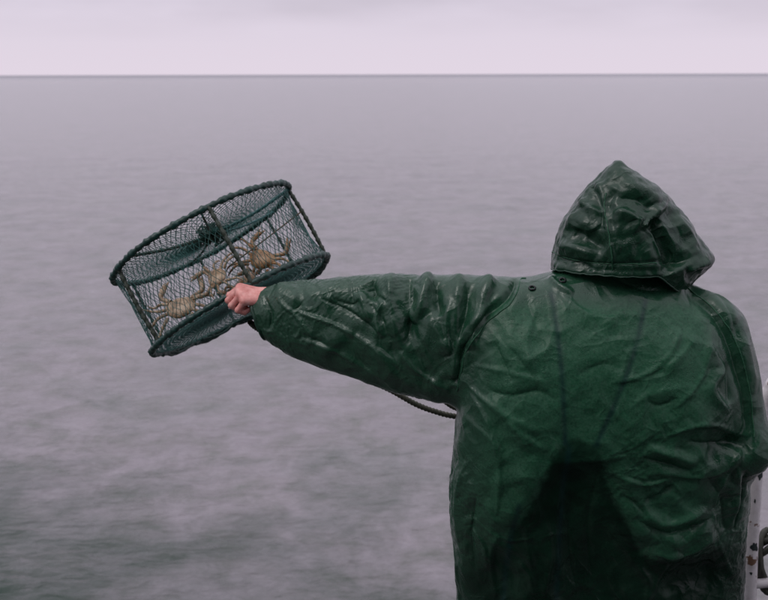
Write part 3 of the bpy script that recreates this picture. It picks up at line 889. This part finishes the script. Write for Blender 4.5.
cre += [
    F_([(470, 396), (492, 430), (500, 470), (497, 520)], 0.005, 3, 9, 1.2), F_([(468, 392), (500, 410), (540, 428)], 0.004, 3, 8, 1.2), F_([(476, 372), (506, 372), (548, 380)], 0.003, 3, 8, 1.2),
    F_([(742, 440), (716, 424), (690, 420), (660, 430)], 0.006, 4, 10, 1.2), F_([(744, 450), (720, 470), (690, 474), (650, 466)], 0.005, 3, 9, 1.2), F_([(742, 452), (724, 480), (716, 512)], 0.006, 3, 8, 1.2),
    F_([(740, 446), (712, 444), (680, 436)], -0.006, 4, 7, 1.2), F_([(690, 318), (668, 352), (640, 372), (604, 380)], 0.003, 3, 8, 1.2), F_([(716, 330), (700, 372), (668, 404)], 0.0035, 3, 9, 1.2),
    F_([(566, 300), (590, 318), (620, 322)], 0.0028, 3, 9, 1.2), F_([(540, 310), (528, 345), (534, 380)], 0.003, 3, 7, 1.2), F_([(505, 345), (530, 372), (545, 410)], -0.003, 3, 7, 1.2),
    F_([(612, 470), (640, 480), (668, 474)], 0.004, 3, 8, 1.2), F_([(618, 492), (632, 500), (646, 516)], -0.004, 3, 6, 1.2), F_([(545, 520), (552, 560), (546, 610)], 0.004, 3, 6, 1.2), F_([(576, 490), (570, 540), (580, 600)], -0.004, 3, 5, 1.2),
    F_([(470, 540), (486, 556), (492, 590)], 0.004, 3, 6, 1.2), F_([(520, 570), (532, 584), (538, 606)], 0.004, 3, 5, 1.2), F_([(640, 570), (652, 590), (650, 620)], 0.003, 3, 6, 1.2),
    # drag folds along the sleeve
    F_([(285, 312), (330, 322), (372, 340), (410, 366)], 0.004, 3, 10, 1.2, y=2.17), F_([(300, 340), (340, 352), (385, 376)], 0.004, 3, 8, 1.2, y=2.17), F_([(320, 300), (352, 312), (384, 330)], -0.004, 3, 8, 1.2, y=2.16),
    F_([(400, 350), (420, 370), (450, 386)], 0.005, 3, 8, 1.2, y=2.12), F_([(385, 300), (378, 318), (384, 336)], 0.006, 3, 7, 1.2, y=2.13), F_([(452, 296), (446, 322), (448, 352)], 0.005, 3, 6, 1.2, y=2.1), F_([(416, 286), (412, 304), (416, 322)], 0.005, 3, 5, 1.2, y=2.12),
]
V = apply_folds(V, Q, cre, True, amp=1.25)
# a little irregularity, then the fine sheet settles
N = vnormals(V, Q)
front = np.clip((N[:, 1] + 0.1) / 0.4, 0, 1)
V = V + N * (0.008 * front * fbm(V * np.array([5.5, 5.5, 4.5]) + 3.1, 3) + 0.0022 * np.clip(ridged(V * np.array([9, 9, 7]) + 1.2 * np.stack([noise(V * 4), noise(V * 4 + 9), noise(V * 4 + 5)], 1), 2), 0, 2))[:, None]
def fine_growth(Pm, Dm):
    x, z = Pm[:, 0], Pm[:, 2]
    top = np.clip((z - W(0, 420, 2.0)[2]) / 0.12, 0, 1) * np.clip((x - 0.2) / 0.06, 0, 1)
    n_ = np.clip(0.5 + 1.6 * fbm(Pm * 4.5 + 20, 2), 0, 1)
    return 0.014 + (0.045 + 0.02 * np.clip((0.2 - x) / 0.05, 0, 1)) * n_ * (1 - 0.5 * top)
V = drape(V, Q, fine_growth, 60, 0.006, 0.007, kb=0.022, ks=0.012)
V = V + 0.9 * (V - relax(V, Q, 5))                              # stiff cloth keeps its edges crisp

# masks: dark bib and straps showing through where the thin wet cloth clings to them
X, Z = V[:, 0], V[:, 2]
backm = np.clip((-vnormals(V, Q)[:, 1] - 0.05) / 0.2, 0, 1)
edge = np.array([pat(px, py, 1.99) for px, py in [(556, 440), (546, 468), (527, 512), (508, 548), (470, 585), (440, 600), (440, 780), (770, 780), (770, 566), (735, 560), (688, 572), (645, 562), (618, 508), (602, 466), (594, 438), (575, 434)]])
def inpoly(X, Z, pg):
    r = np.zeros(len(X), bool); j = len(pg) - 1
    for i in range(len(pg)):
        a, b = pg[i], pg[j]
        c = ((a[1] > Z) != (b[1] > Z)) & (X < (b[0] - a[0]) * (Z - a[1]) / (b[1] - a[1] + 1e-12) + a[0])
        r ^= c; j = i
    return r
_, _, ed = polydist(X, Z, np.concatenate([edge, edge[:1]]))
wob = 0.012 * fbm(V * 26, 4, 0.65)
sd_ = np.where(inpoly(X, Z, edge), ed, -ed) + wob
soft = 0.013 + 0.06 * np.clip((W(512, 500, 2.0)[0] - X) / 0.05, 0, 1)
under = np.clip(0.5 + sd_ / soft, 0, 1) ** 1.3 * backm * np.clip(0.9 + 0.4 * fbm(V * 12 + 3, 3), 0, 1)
strap = np.zeros(len(V))
for p in ([(557, 294), (560, 360), (563, 440)], [(655, 299), (630, 360), (593, 440)], [(567, 436), (563, 500), (560, 640)], [(520, 500), (512, 550), (506, 640)]):
    _, t, d = polydist(X, Z, [pat(a, b, 1.99) for a, b in dense(p)])
    strap = np.maximum(strap, np.exp(-(d / (3.0 * PXM)) ** 2) * (0.75 + 0.25 * np.clip(noise(V * 30) * 2, -1, 1)) * np.clip(t / 0.06, 0.0, 1))
strap *= backm

# open the cuff, the hem and the neck
cA, cB = W(251, 300, 2.285), W(264, 334, 2.285)
dv = np.array([cB[0] - cA[0], cB[2] - cA[2]]); 
side = (V[:, 0] - cA[0]) * (-dv[1]) + (V[:, 2] - cA[2]) * dv[0]
hem_z = W(0, 742, 2.0)[2]
keepv = ((side > 0) | (V[:, 0] > 0.1)) & (V[:, 2] > hem_z)
rw = (V[:, 1] < 2.335) | (V[:, 0] < 0.3) | (V[:, 2] > 2.9)
keepv &= rw
Qk = Q[keepv[Q].all(1)]
back = np.clip((X - 0.19) / 0.05, 0, 1) * np.clip((W(0, 296, 2.05)[2] - Z) / 0.03, 0, 1) * np.clip((W(712, 300, 2.05)[0] - X) / 0.03, 0, 1)
dark_gloss = np.clip(1 - 0.95 * back + 0.7 * np.clip((W(0, 520, 2.0)[2] - Z) / 0.10, 0, 1) + 0.25 * fbm(V * 7 + 60, 3), 0, 1)  # sleeves, sides and lower coat darker and glossier than the upper back
Vc, Qc, un, st_, wt = compact(V, Qk, under, strap, dark_gloss)
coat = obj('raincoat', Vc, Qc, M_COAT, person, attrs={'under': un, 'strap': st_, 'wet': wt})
tag(coat, 'dark green wet raincoat, darker where it clings low on the back')
def shell(o, t):
    m = o.modifiers.new('thickness', 'SOLIDIFY'); m.thickness = t; m.offset = -1
    s = o.modifiers.new('smooth', 'SUBSURF'); s.levels = 1; s.render_levels = 1
shell(coat, 0.0016)

# ---- hood: a separate stiff piece sewn on at the neck, peak up, face turned right
Hd = [  # py, left, right, depth, half depth
    (156, 617.5, 619.5, 2.14, 0.004), (165, 615, 622, 2.14, 0.012), (169, 609, 630, 2.14, 0.032), (176, 601, 640, 2.145, 0.054), (188, 589, 657, 2.15, 0.078), (203, 577, 672, 2.155, 0.098), (222, 565, 688, 2.155, 0.116),
    (240, 558, 698, 2.155, 0.124), (256, 555, 710, 2.155, 0.125), (264, 554, 707, 2.155, 0.122), (274, 554, 696, 2.15, 0.114), (284, 556, 688, 2.15, 0.106), (300, 560, 680, 2.15, 0.10)]
hzs = [W(0, t[0], t[3])[2] for t in Hd]
hl_ = np.array([W(t[1], t[0], t[3])[0] for t in Hd]); hr_ = np.array([W(t[2], t[0], t[3])[0] for t in Hd])
lo2 = np.array([0.30, 1.95, 2.80]); hi2 = np.array([0.76, 2.36, 3.18]); h2_ = 0.0040
hood_sdf = lambda P: np.maximum(loft(P, 2, hzs, (hl_ + hr_) / 2, [t[3] for t in Hd], (hr_ - hl_) / 2, [t[4] for t in Hd], 2.1, 0.012), P[2] - W(0, 163, 2.14)[2])
Vh, Qh = askew(hood_sdf, lo2, hi2, h2_)
Vh = relax(Vh, Qh, 2)
Vh = Vh + vnormals(Vh, Qh) * (0.7 * buckle(hood_sdf, lo2, hi2, 0.011, Vh, lambda p, d: 0.07 + 0 * p[:, 0], 120, 0.008, 0.008, (12.0, 2.0), 0.005))[:, None]
hf = [
    F_([(604, 176), (607, 215), (612, 268)], 0.004, 2.4, 2.4, 1.6, (0.05, 0.02), y=2.05),              # centre-back seam
    F_([(599, 186), (604, 212), (602, 232)], -0.007, 6, 5, 1.5, y=2.05),
    F_([(586, 204), (597, 212), (606, 216)], 0.010, 4, 7, 1.5, y=2.05),
    F_([(576, 232), (592, 242), (607, 252)], -0.013, 7, 9, 1.6, y=2.04),
    F_([(570, 220), (584, 226), (600, 232)], 0.007, 8, 8, 1.8, y=2.04),
    F_([(560, 256), (578, 252), (598, 258)], 0.008, 5, 8, 1.6, y=2.04),
    F_([(563, 268), (580, 266), (596, 271)], -0.008, 4, 5, 1.6, y=2.04),
    F_([(620, 192), (612, 204), (609, 214)], -0.006, 5, 7, 1.5, y=2.05),
    F_([(616, 214), (630, 216), (643, 224)], 0.015, 4, 9, 1.4, (0.25, 0.1), y=2.04),
    F_([(644, 224), (655, 240), (663, 262)], 0.012, 4, 3, 1.5, (0.05, 0.2), y=2.04),
    F_([(648, 222), (661, 243), (672, 272)], -0.034, 17, 7, 1.5, (0.1, 0.1), y=2.05),
    F_([(622, 185), (640, 190), (662, 204)], 0.007, 6, 9, 1.6, y=2.07),
    F_([(618, 198), (640, 202), (655, 216)], -0.009, 7, 7, 1.6, y=2.06),
    F_([(652, 204), (664, 226), (676, 250)], 0.008, 4, 6, 1.4, y=2.08),
    F_([(662, 204), (676, 224), (684, 246)], -0.008, 6, 5, 1.5, y=2.1),
    F_([(672, 210), (686, 232), (696, 252)], 0.006, 4, 6, 1.5, y=2.12),
    F_([(680, 267), (692, 263), (704, 261)], 0.010, 3, 4, 1.4, (0.2, 0.05), y=2.1),
    F_([(678, 275), (688, 271), (698, 269)], -0.008, 4, 4, 1.5, y=2.1),
    # stitched band round the neck
    F_([(550, 263), (600, 265), (662, 261)], -0.0028, 1.6, 1.6, 1.6, (0.02, 0.02), y=2.04),
    F_([(550, 274), (600, 275), (668, 274)], 0.003, 3.0, 3.5, 2.0, (0.02, 0.02), y=2.04),
]
Vh = apply_folds(Vh, Qh, hf, True)
Nh = vnormals(Vh, Qh)
Vh = Vh + Nh * (0.005 * fbm(Vh * 11 + 8, 3) + 0.0016 * ridged(Vh * 16 + 2, 3))[:, None]
Vh = drape(Vh, Qh, lambda p, d: 0.035 + 0 * p[:, 0], 60, 0.006, 0.006, kb=0.025, ks=0.012)
Vh = Vh + 0.6 * (Vh - relax(Vh, Qh, 5))
Vh = relax(Vh, Qh, 1, 0.2)
# face opening (right and away from the camera) and lower edge
op = W(702, 263, 2.20)
on = np.array([0.62, 0.76, -0.20]); on /= np.linalg.norm(on)
k1 = (Vh - op) @ on < 0
bz = W(0, 278, 2.04)[2]
k2 = Vh[:, 2] > bz - 0.75 * np.clip(Vh[:, 0] - W(650, 277, 2.1)[0], 0, 1) - 0.12 * np.clip(Vh[:, 1] - 2.1, 0, 1)
Qk = Qh[(k1 & k2)[Qh].all(1)]
Vh, Qk = compact(Vh, Qk)
hood = obj('hood', Vh, Qk, M_COAT, coat, attrs={'under': np.full(len(Vh), 0.45), 'strap': np.zeros(len(Vh)), 'wet': np.ones(len(Vh))})  # same cloth as the coat, set evenly darker through both masks
shell(hood, 0.0022)

# ---- edges: rolled hems on the open rims
def rim_loops(Q):
    E = np.concatenate([Q[:, [k, (k + 1) % 4]] for k in range(4)])
    key = np.sort(E, 1); u, i, c = np.unique(key, axis=0, return_index=True, return_counts=True)
    b = E[i[c == 1]]
    nxt = {}
    for a, d in b: nxt.setdefault(a, []).append(d)
    loops = []
    while nxt:
        s = next(iter(nxt)); L = [s]; cur = s
        while cur in nxt:
            n = nxt[cur].pop()
            if not nxt[cur]: del nxt[cur]
            if n == s: break
            L.append(n); cur = n
        loops.append(L)
    return loops
def soft_loop(V, L, k=4):
    p = V[L]
    for _ in range(k): p = 0.5 * p + 0.25 * (np.roll(p, 1, 0) + np.roll(p, -1, 0))
    return p
for lp in rim_loops(Qc):
    if len(lp) < 25: continue
    p = soft_loop(Vc, lp); c = p.mean(0)
    nm = 'cuff_hem' if (c[0] < 0 or c[1] > 2.25) else ('coat_hem' if c[2] < 2.5 else 'collar')
    obj(nm, *tube(p, 0.0042 if nm == 'cuff_hem' else 0.003, 8, True), M_SEAM, coat)
for lp in rim_loops(Qk):
    if len(lp) < 40: continue
    obj('hood_hem', *tube(soft_loop(Vh, lp), 0.0018, 8, True), M_SEAM, coat)

# ---- welded seams, each a flat raised tape lying on the cloth
def lay(Vs, Ns, pts, y, n=60, up_=0.0004):
    r = []
    m = np.where(Ns[:, 1] < -0.02)[0]
    for px, py in dense(pts, n):
        tx, tz_ = pat(px, py, y)
        i = m[np.argmin((Vs[m, 0] - tx) ** 2 + (Vs[m, 2] - tz_) ** 2)]
        r.append(Vs[i] + Ns[i] * up_)
    r = np.array(r)
    for _ in range(3): r[1:-1] = 0.25 * r[:-2] + 0.5 * r[1:-1] + 0.25 * r[2:]
    return r
NV_ = vnormals(Vc, Qc); NH_ = vnormals(Vh, Qk)
for pts, y in (([(531, 280), (512, 305), (488, 324), (467, 352), (458, 396)], 2.04), ([(692, 292), (716, 312), (734, 344), (745, 392), (746, 430)], 2.05)):
    obj('seam', *tube(lay(Vc, NV_, pts, y), 0.0016, 6), M_COAT, coat)
obj('seam', *tube(lay(Vh, NH_, [(611, 196), (608, 212), (609, 240), (612, 270)], 2.045), 0.0014, 6), M_COAT, coat)
obj('seam', *tube(lay(Vh, NH_, [(556, 263), (600, 265), (656, 263)], 2.04), 0.0012, 6), M_COAT, coat)

# ---- two eyelets beside the neck
def on_back(px, py):
    """nearest point of the coat behind that place of the back, and its normal"""
    tx, tz_ = pat(px, py, 2.07)
    m = np.where(Ncoat[:, 1] < -0.45)[0]
    i = m[np.argmin((Vc[m, 0] - tx) ** 2 + (Vc[m, 2] - tz_) ** 2)]
    return Vc[i], Ncoat[i]
Ncoat = vnormals(Vc, Qc)
for px, py in ((533, 283), (562, 283)):
    p, n = on_back(px, py)
    a = np.cross(n, [0, 0, 1.0]); a /= np.linalg.norm(a); b = np.cross(n, a)
    th = np.linspace(0, 2 * math.pi, 16, endpoint=False)
    ringp = p + n * 0.002 + 0.0062 * (np.cos(th)[:, None] * a + np.sin(th)[:, None] * b)
    dv_, df_ = tube(ringp, 0.0022, 6, True)
    pv = np.concatenate([[p + n * 0.0012], p + n * 0.0016 + 0.006 * (np.cos(th)[:, None] * a + np.sin(th)[:, None] * b)])
    pf = np.array([(0, 1 + i, 1 + (i + 1) % 16, 0) for i in range(16)])
    obj('eyelet', *join([(dv_, df_), (pv, pf)]), M_EYE, coat)

# ------------------------------------------------------------------ the crab trap
ax = -0.50 * RT + 0.875 * UP + 0.075 * FW; ax /= np.linalg.norm(ax)
def ray(px, py, d): return CAM + d * (FW + (px - 384) / 1000 * RT + (300 - py) / 1000 * UP)
HT = 0.212; RR = 0.256
CB = ray(242, 305, 2.61)                   # centre of the bottom ring
CT = CB + ax * HT
e1 = RT - ax * (RT @ ax); e1 /= np.linalg.norm(e1)         # to the right end
e2 = np.cross(ax, e1)
if e2 @ FW > 0: e2 = -e2                                    # towards the camera
def cyl(phi, t, r=RR): 
    return CB + ax * (HT * t) + r * (math.cos(phi) * e1 + math.sin(phi) * e2)
trap = thing('crab_trap', 'round green crab trap of netting on two rope-wrapped rings, held up by one hand', 'crab trap', CB)
TH = np.linspace(0, 2 * math.pi, 420, endpoint=False)
for t in (0, 1):
    wob = 0.003 * np.sin(3 * TH + t) + 0.002 * np.sin(7 * TH)
    pts = np.array([cyl(a, t, RR + w_) for a, w_ in zip(TH, wob)])
    rad = 0.0076 + 0.0012 * np.sin(TH * 61) + 0.0010 * np.sin(TH * 23 + t)
    obj('ring', *tube(pts, rad, 8, True, 0.12, 32), M_RING, trap)
for deg in (0, 75, 145, 202, 256, 310):
    a = R(deg)
    near = math.sin(a) > -0.05
    p = np.array([cyl(a, t, RR - 0.002 + 0.004 * math.sin(t * 3)) for t in np.linspace(0, 1, 60)])
    obj('bar', *tube(p, (0.0055 if near else 0.0042) + 0.0008 * np.sin(np.linspace(0, 60, 60)), 8, False, 0.14, 45), M_BAR, trap)
# side netting: two families of twine crossing in small diamonds
def strands(paths, r, seg=4):
    return join([tube(p, r, seg, cap=False) for p in paths])
nc = 104
rows = 15
def wall_r(phi, t): return RR - 0.004 - 0.010 * math.sin(math.pi * t) * (0.6 + 0.4 * math.cos(6 * phi))
paths = []
for k in range(nc):
    for sg in (1, -1):
        a0 = 2 * math.pi * k / nc
        q = []
        for i in range(rows + 1):
            t = i / rows
            a = a0 + sg * (2 * math.pi / nc) * 0.5 * i
            q.append(cyl(a + 0.010 * math.sin(i * 1.7 + k) + 0.006 * math.sin(k * 3.1 + i * 0.6), t + 0.020 * math.sin(a * 9 + i) + 0.012 * math.sin(a * 23), wall_r(a, t) + 0.003 * math.sin(a * 14 + i * .9)))
        paths.append(q)
obj('side_netting', *strands(paths, 0.00072), M_NET, trap)
# bottom and top netting discs, gathered towards the middle
def disc(t, sag, n, r, ring_n, gather):
    paths = []
    for k in range(n):
        for sg in (1, -1):
            q = []
            for i in range(ring_n + 1):
                f = 1 - i / ring_n * (1 - gather)
                a = 2 * math.pi * k / n + sg * 0.5 * i * 2 * math.pi / n
                q.append(cyl(a + 0.01 * math.sin(i + k), t, (RR - 0.004) * f) + ax * sag * (1 - f) ** 1.3)
            paths.append(q)
    return strands(paths, r)
obj('bottom_netting', *disc(0, 0.012, 76, 0.0009, 18, 0.15), M_NET, trap)
obj('top_netting', *disc(1, -0.020, 72, 0.00075, 18, 0.05), M_NET, trap)
# gathered knot of netting in the mouth, and the cords that hold it
kc = CT - ax * 0.012 + e2 * 0.01 + e1 * 0.022
kl = []
for k in range(26):
    d0 = rng.normal(size=3); d0 /= np.linalg.norm(d0)
    d1 = rng.normal(size=3); d1 /= np.linalg.norm(d1)
    kl.append(tube(spline([kc + 0.042 * d0 * [1, 1, .6], kc + 0.02 * d1, kc - 0.026 * d0 + 0.01 * d1, kc + 0.042 * d1 * [1, 1, .6]], 16), 0.0030, 6, cap=True))
obj('gathered_knot', *join(kl), M_KNOT, trap)
for a, b, m_, r in ((cyl(R(128), 0.99), kc, M_KNOT, 0.0042), (cyl(R(2), 0.97), kc, M_CORD, 0.0045), (cyl(R(80), 1.0), kc, M_KNOT, 0.003), (cyl(R(250), 1.0), kc, M_KNOT, 0.003), (cyl(R(320), 0.98), kc, M_CORD, 0.003)):
    mid_ = (np.array(a) + b) / 2 - ax * 0.008
    obj('cord', *tube(spline([a, mid_, b], 40), r, 8, False, 0.12, 60), m_, trap)
obj('bait_string', *tube(spline([cyl(R(8), 0.62), CB + ax * 0.10 + e1 * 0.12 + e2 * 0.1, CB + ax * 0.085 + e1 * 0.03 + e2 * 0.12], 30), 0.0018, 6), M_STRING, trap)
# twist of netting folded up along the bottom ring
tw = [tube(spline([cyl(R(a), 0.0, RR * 0.98) - ax * 0.004 + ax * 0.006 * math.sin(a * .2 + j) - e2 * 0.01 * j for a in np.linspace(190, 350, 18)], 90), 0.0042, 6, False, 0.2, 50) for j in range(3)]
obj('twisted_netting', *join(tw), M_RING, trap)

# ------------------------------------------------------------------ crabs inside
def inside(pts, m):
    """keeps points within the cage, m metres off the netting"""
    o = []
    for p in np.asarray(pts, float):
        d = p - CB; t = d @ ax; r = d - ax * t; l = np.linalg.norm(r)
        o.append(CB + ax * min(max(t, m + 0.012), HT - m - 0.02) + r * min(1, (RR - 0.018 - m) / max(l, 1e-6)))
    return np.array(o)
def crab(name_label, pos, yaw_dir, up_dir, size, mt, seed, reach=1.0):
    """flat shell, two claws, four legs a side; u along the legs, f forward, n out of the back"""
    rs = np.random.RandomState(seed)
    n = np.array(up_dir, float); n /= np.linalg.norm(n)
    f = np.array(yaw_dir, float); f -= n * (f @ n); f /= np.linalg.norm(f)
    s = np.cross(f, n)
    root = thing('crab', name_label, 'crab', pos, 'crabs inside the trap')
    # shell
    nu, nv = 20, 10
    V = []; F = []
    for i in range(nv + 1):
        v = math.pi * i / nv
        for j in range(nu):
            u = 2 * math.pi * j / nu
            rx = 1 + 0.05 * math.cos(9 * u)
            V.append(pos + size * (s * math.cos(u) * math.sin(v) * 0.62 * rx + f * (math.sin(u) * math.sin(v) * 0.46 * rx + 0.08 * math.sin(v) * math.cos(u) ** 2) + n * math.cos(v) * (0.22 if v < 1.57 else 0.14)))
    for i in range(nv):
        for j in range(nu):
            F.append((i * nu + j, (i + 1) * nu + j, (i + 1) * nu + (j + 1) % nu, i * nu + (j + 1) % nu))
    obj('shell', V, np.array(F), mt, root)
    for sg in (-1, 1):
        for k in range(4):
            a = 0.45 - 0.42 * k + rs.uniform(-0.3, 0.3); q = reach * rs.uniform(0.75, 1.1); fl = rs.uniform(-0.25, 0.35)
            out_ = s * sg * math.cos(a) + f * math.sin(a)
            b0 = pos + size * (s * sg * 0.48 + f * (0.22 - 0.2 * k) - n * 0.03)
            b1 = b0 + size * q * (out_ * 0.52 + n * (0.20 + fl * 0.5))
            b2 = b1 + size * q * (out_ * 0.42 - n * (0.10 + fl) + f * rs.uniform(-0.35, 0.15))
            b3 = b2 + size * q * (out_ * 0.25 - n * 0.32 - f * 0.1)
            obj('leg', *tube(inside(spline([b0, b1, b2, b3], 14), 0.004), np.interp(np.linspace(0, 1, 14), [0, 0.4, 0.8, 1], [0.075, 0.058, 0.038, 0.010]) * size, 7), mt, root)
        c0 = pos + size * (s * sg * 0.42 + f * 0.36)
        c1 = c0 + size * (s * sg * 0.42 + f * 0.25)
        c2 = c1 + size * (-s * sg * 0.05 + f * 0.38)
        c3 = c2 + size * (-s * sg * 0.22 + f * 0.34)
        c4 = c2 + size * (-s * sg * 0.02 + f * 0.36 + n * 0.05)
        obj('claw', *join([tube(inside(spline([c0, c1, c2], 12), 0.008), np.interp(np.linspace(0, 1, 12), [0, 0.5, 1], [0.08, 0.09, 0.13]) * size, 8),
                           tube(inside(spline([c2, (c2 + c3) / 2, c3], 8), 0.006), np.interp(np.linspace(0, 1, 8), [0, 1], [0.12, 0.02]) * size, 8),
                           tube(inside(spline([c2, (c2 + c4) / 2 + s * sg * 0.03 * size, c4], 8), 0.006), np.interp(np.linspace(0, 1, 8), [0, 1], [0.075, 0.015]) * size, 8)]), mt, root)
    return root
crab('large pale tan crab lying on its side at the left end of the trap', CB + ax * 0.066 - e1 * 0.135 + e2 * 0.05, e1 * 0.35 + ax, -e2 * 0.8 - ax * 0.5, 0.068, M_CRAB, 1, 0.85)
crab('small round-shelled beige crab in the middle of the trap, just above the hand', CB + ax * 0.086 - e1 * 0.015 + e2 * 0.06, -e1 + ax * 0.2, e2 * 0.7 + ax * 0.7, 0.055, M_CRAB, 2, 0.9)
crab('orange brown crab with raised claws at the right end of the trap', CB + ax * 0.074 + e1 * 0.105 + e2 * 0.03, e1 * 0.9 + ax * 0.75, e2 + ax * 0.45, 0.060, M_CRAB2, 3, 1.0)
crab('tan crab half hidden behind the middle ones, its legs pressed against the netting', CB + ax * 0.055 + e1 * 0.04 - e2 * 0.02, -e1 * 0.4 + ax, e2 * 0.5 + ax, 0.058, M_CRAB2, 6, 0.95)

# ------------------------------------------------------------------ rope from the trap, behind the sleeve, to the other hand
rp = [W(250, 322, 2.27), W(259, 329, 2.30), W(290, 346, 2.36), W(340, 369, 2.38), W(386, 388, 2.36), W(415, 404, 2.35), W(436, 412, 2.35), W(458, 417, 2.35), W(520, 425, 2.36), W(600, 440, 2.42), W(670, 474, 2.41), W(640, 560, 2.42), W(620, 700, 2.42), W(600, 880, 2.44)]
rope = obj('rope', *tube(spline(rp, 700), 0.0068, 10, False, 0.10, 55), M_ROPE, origin=rp[0])
tag(rope, 'olive rope running from the trap under the outstretched sleeve to the body', 'rope')
rp2 = [W(425, 388, 2.30), W(444, 402, 2.33), W(458, 410, 2.34), W(500, 424, 2.36), W(560, 440, 2.40)]
r2 = obj('rope', *tube(spline(rp2, 160), 0.0045, 8, False, 0.1, 60), M_ROPE, origin=rp2[0])
tag(r2, 'short piece of thinner rope in the gap under the armpit', 'rope')

# ------------------------------------------------------------------ railing at the right
YR = 2.50
rail = thing('railing', 'white tubular boat railing with dark rust chips beside the right sleeve', 'railing', (W(752, 600, YR)[0], YR, DECK))
bend = [W(747, 640, YR), W(749, 590, YR), W(751, 540, YR), W(755, 480, YR), W(758, 440, YR), W(762, 412, YR), W(769, 392, YR), W(785, 379, YR)]
pfoot = np.array([bend[0][0] - 0.01, YR, DECK])
post = [pfoot, (pfoot + bend[0]) / 2] + bend + [W(860, 372, YR), W(980, 370, YR)]
obj('post', *tube(spline(post, 160), 0.0185, 16), M_RAIL, rail)
lr = [W(752, 585, YR), W(800, 582, YR), W(980, 578, YR)]
obj('lower_rail', *tube(spline(lr, 40), 0.013, 12), M_RAIL, rail)
p2 = W(978, 372, YR)
obj('post', *tube(np.array([[p2[0], YR, DECK], [p2[0], YR, p2[2]]]), 0.0185, 16), M_RAIL, rail)
sp_ = spline(post, 400)
def chip(px, py, rx, rz_, seed):
    rs = np.random.RandomState(seed)
    t = W(px, py, YR); i = np.argmin(np.linalg.norm(sp_ - t, axis=1)); c = sp_[i]
    tg = sp_[min(i + 2, 399)] - sp_[i - 2]; tg /= np.linalg.norm(tg)
    sdv = np.cross(tg, [0, 1, 0]); sdv /= np.linalg.norm(sdv)
    off = (t - c) @ sdv
    V = []; F = []
    nr, na = 4, 18
    amp = 1 + 0.28 * rs.normal(size=na); amp = (amp + np.roll(amp, 1)) / 2
    for r_ in range(nr + 1):
        for a in range(na):
            th = 2 * math.pi * a / na
            q = off + rx * amp[a] * r_ / nr * math.cos(th); l = rz_ * amp[a] * r_ / nr * math.sin(th)
            an = q / 0.0185
            V.append(c + tg * l + sdv * math.sin(an) * 0.0192 - np.array([0, 1, 0]) * math.cos(an) * 0.0192)
    for r_ in range(nr):
        for a in range(na):
            F.append((r_ * na + a, r_ * na + (a + 1) % na, (r_ + 1) * na + (a + 1) % na, (r_ + 1) * na + a))
    obj('rust_chip', V, np.array(F), M_CHIP, rail)
chip(757.5, 474, 0.0075, 0.013, 1); chip(751.5, 545, 0.011, 0.013, 2); chip(748, 571, 0.004, 0.004, 3); chip(752, 500, 0.002, 0.006, 5)
# a dark coil of wet rope hung over the lower rail
cc = W(765, 556, YR + 0.03)
cp = []
for i in range(220):
    a = i / 220 * 2 * math.pi * 5
    cp.append(cc + np.array([0.05 * math.cos(a) + 0.012 * math.sin(i * .13) + 0.02, 0.02 * math.sin(i * 0.31) + 0.0, 0.075 * math.sin(a) - 0.02 + 0.01 * math.cos(i * .2)]))
coil = obj('rope_coil', *tube(np.array(cp), 0.009, 8, False, 0.12, 40), rope_mat('dark_wet_rope', (0.02, 0.024, 0.018), (0.05, 0.05, 0.036), 60, 0.6), origin=cc)
tag(coil, 'dark wet coil of rope hung on the lower bar of the railing', 'rope coil')
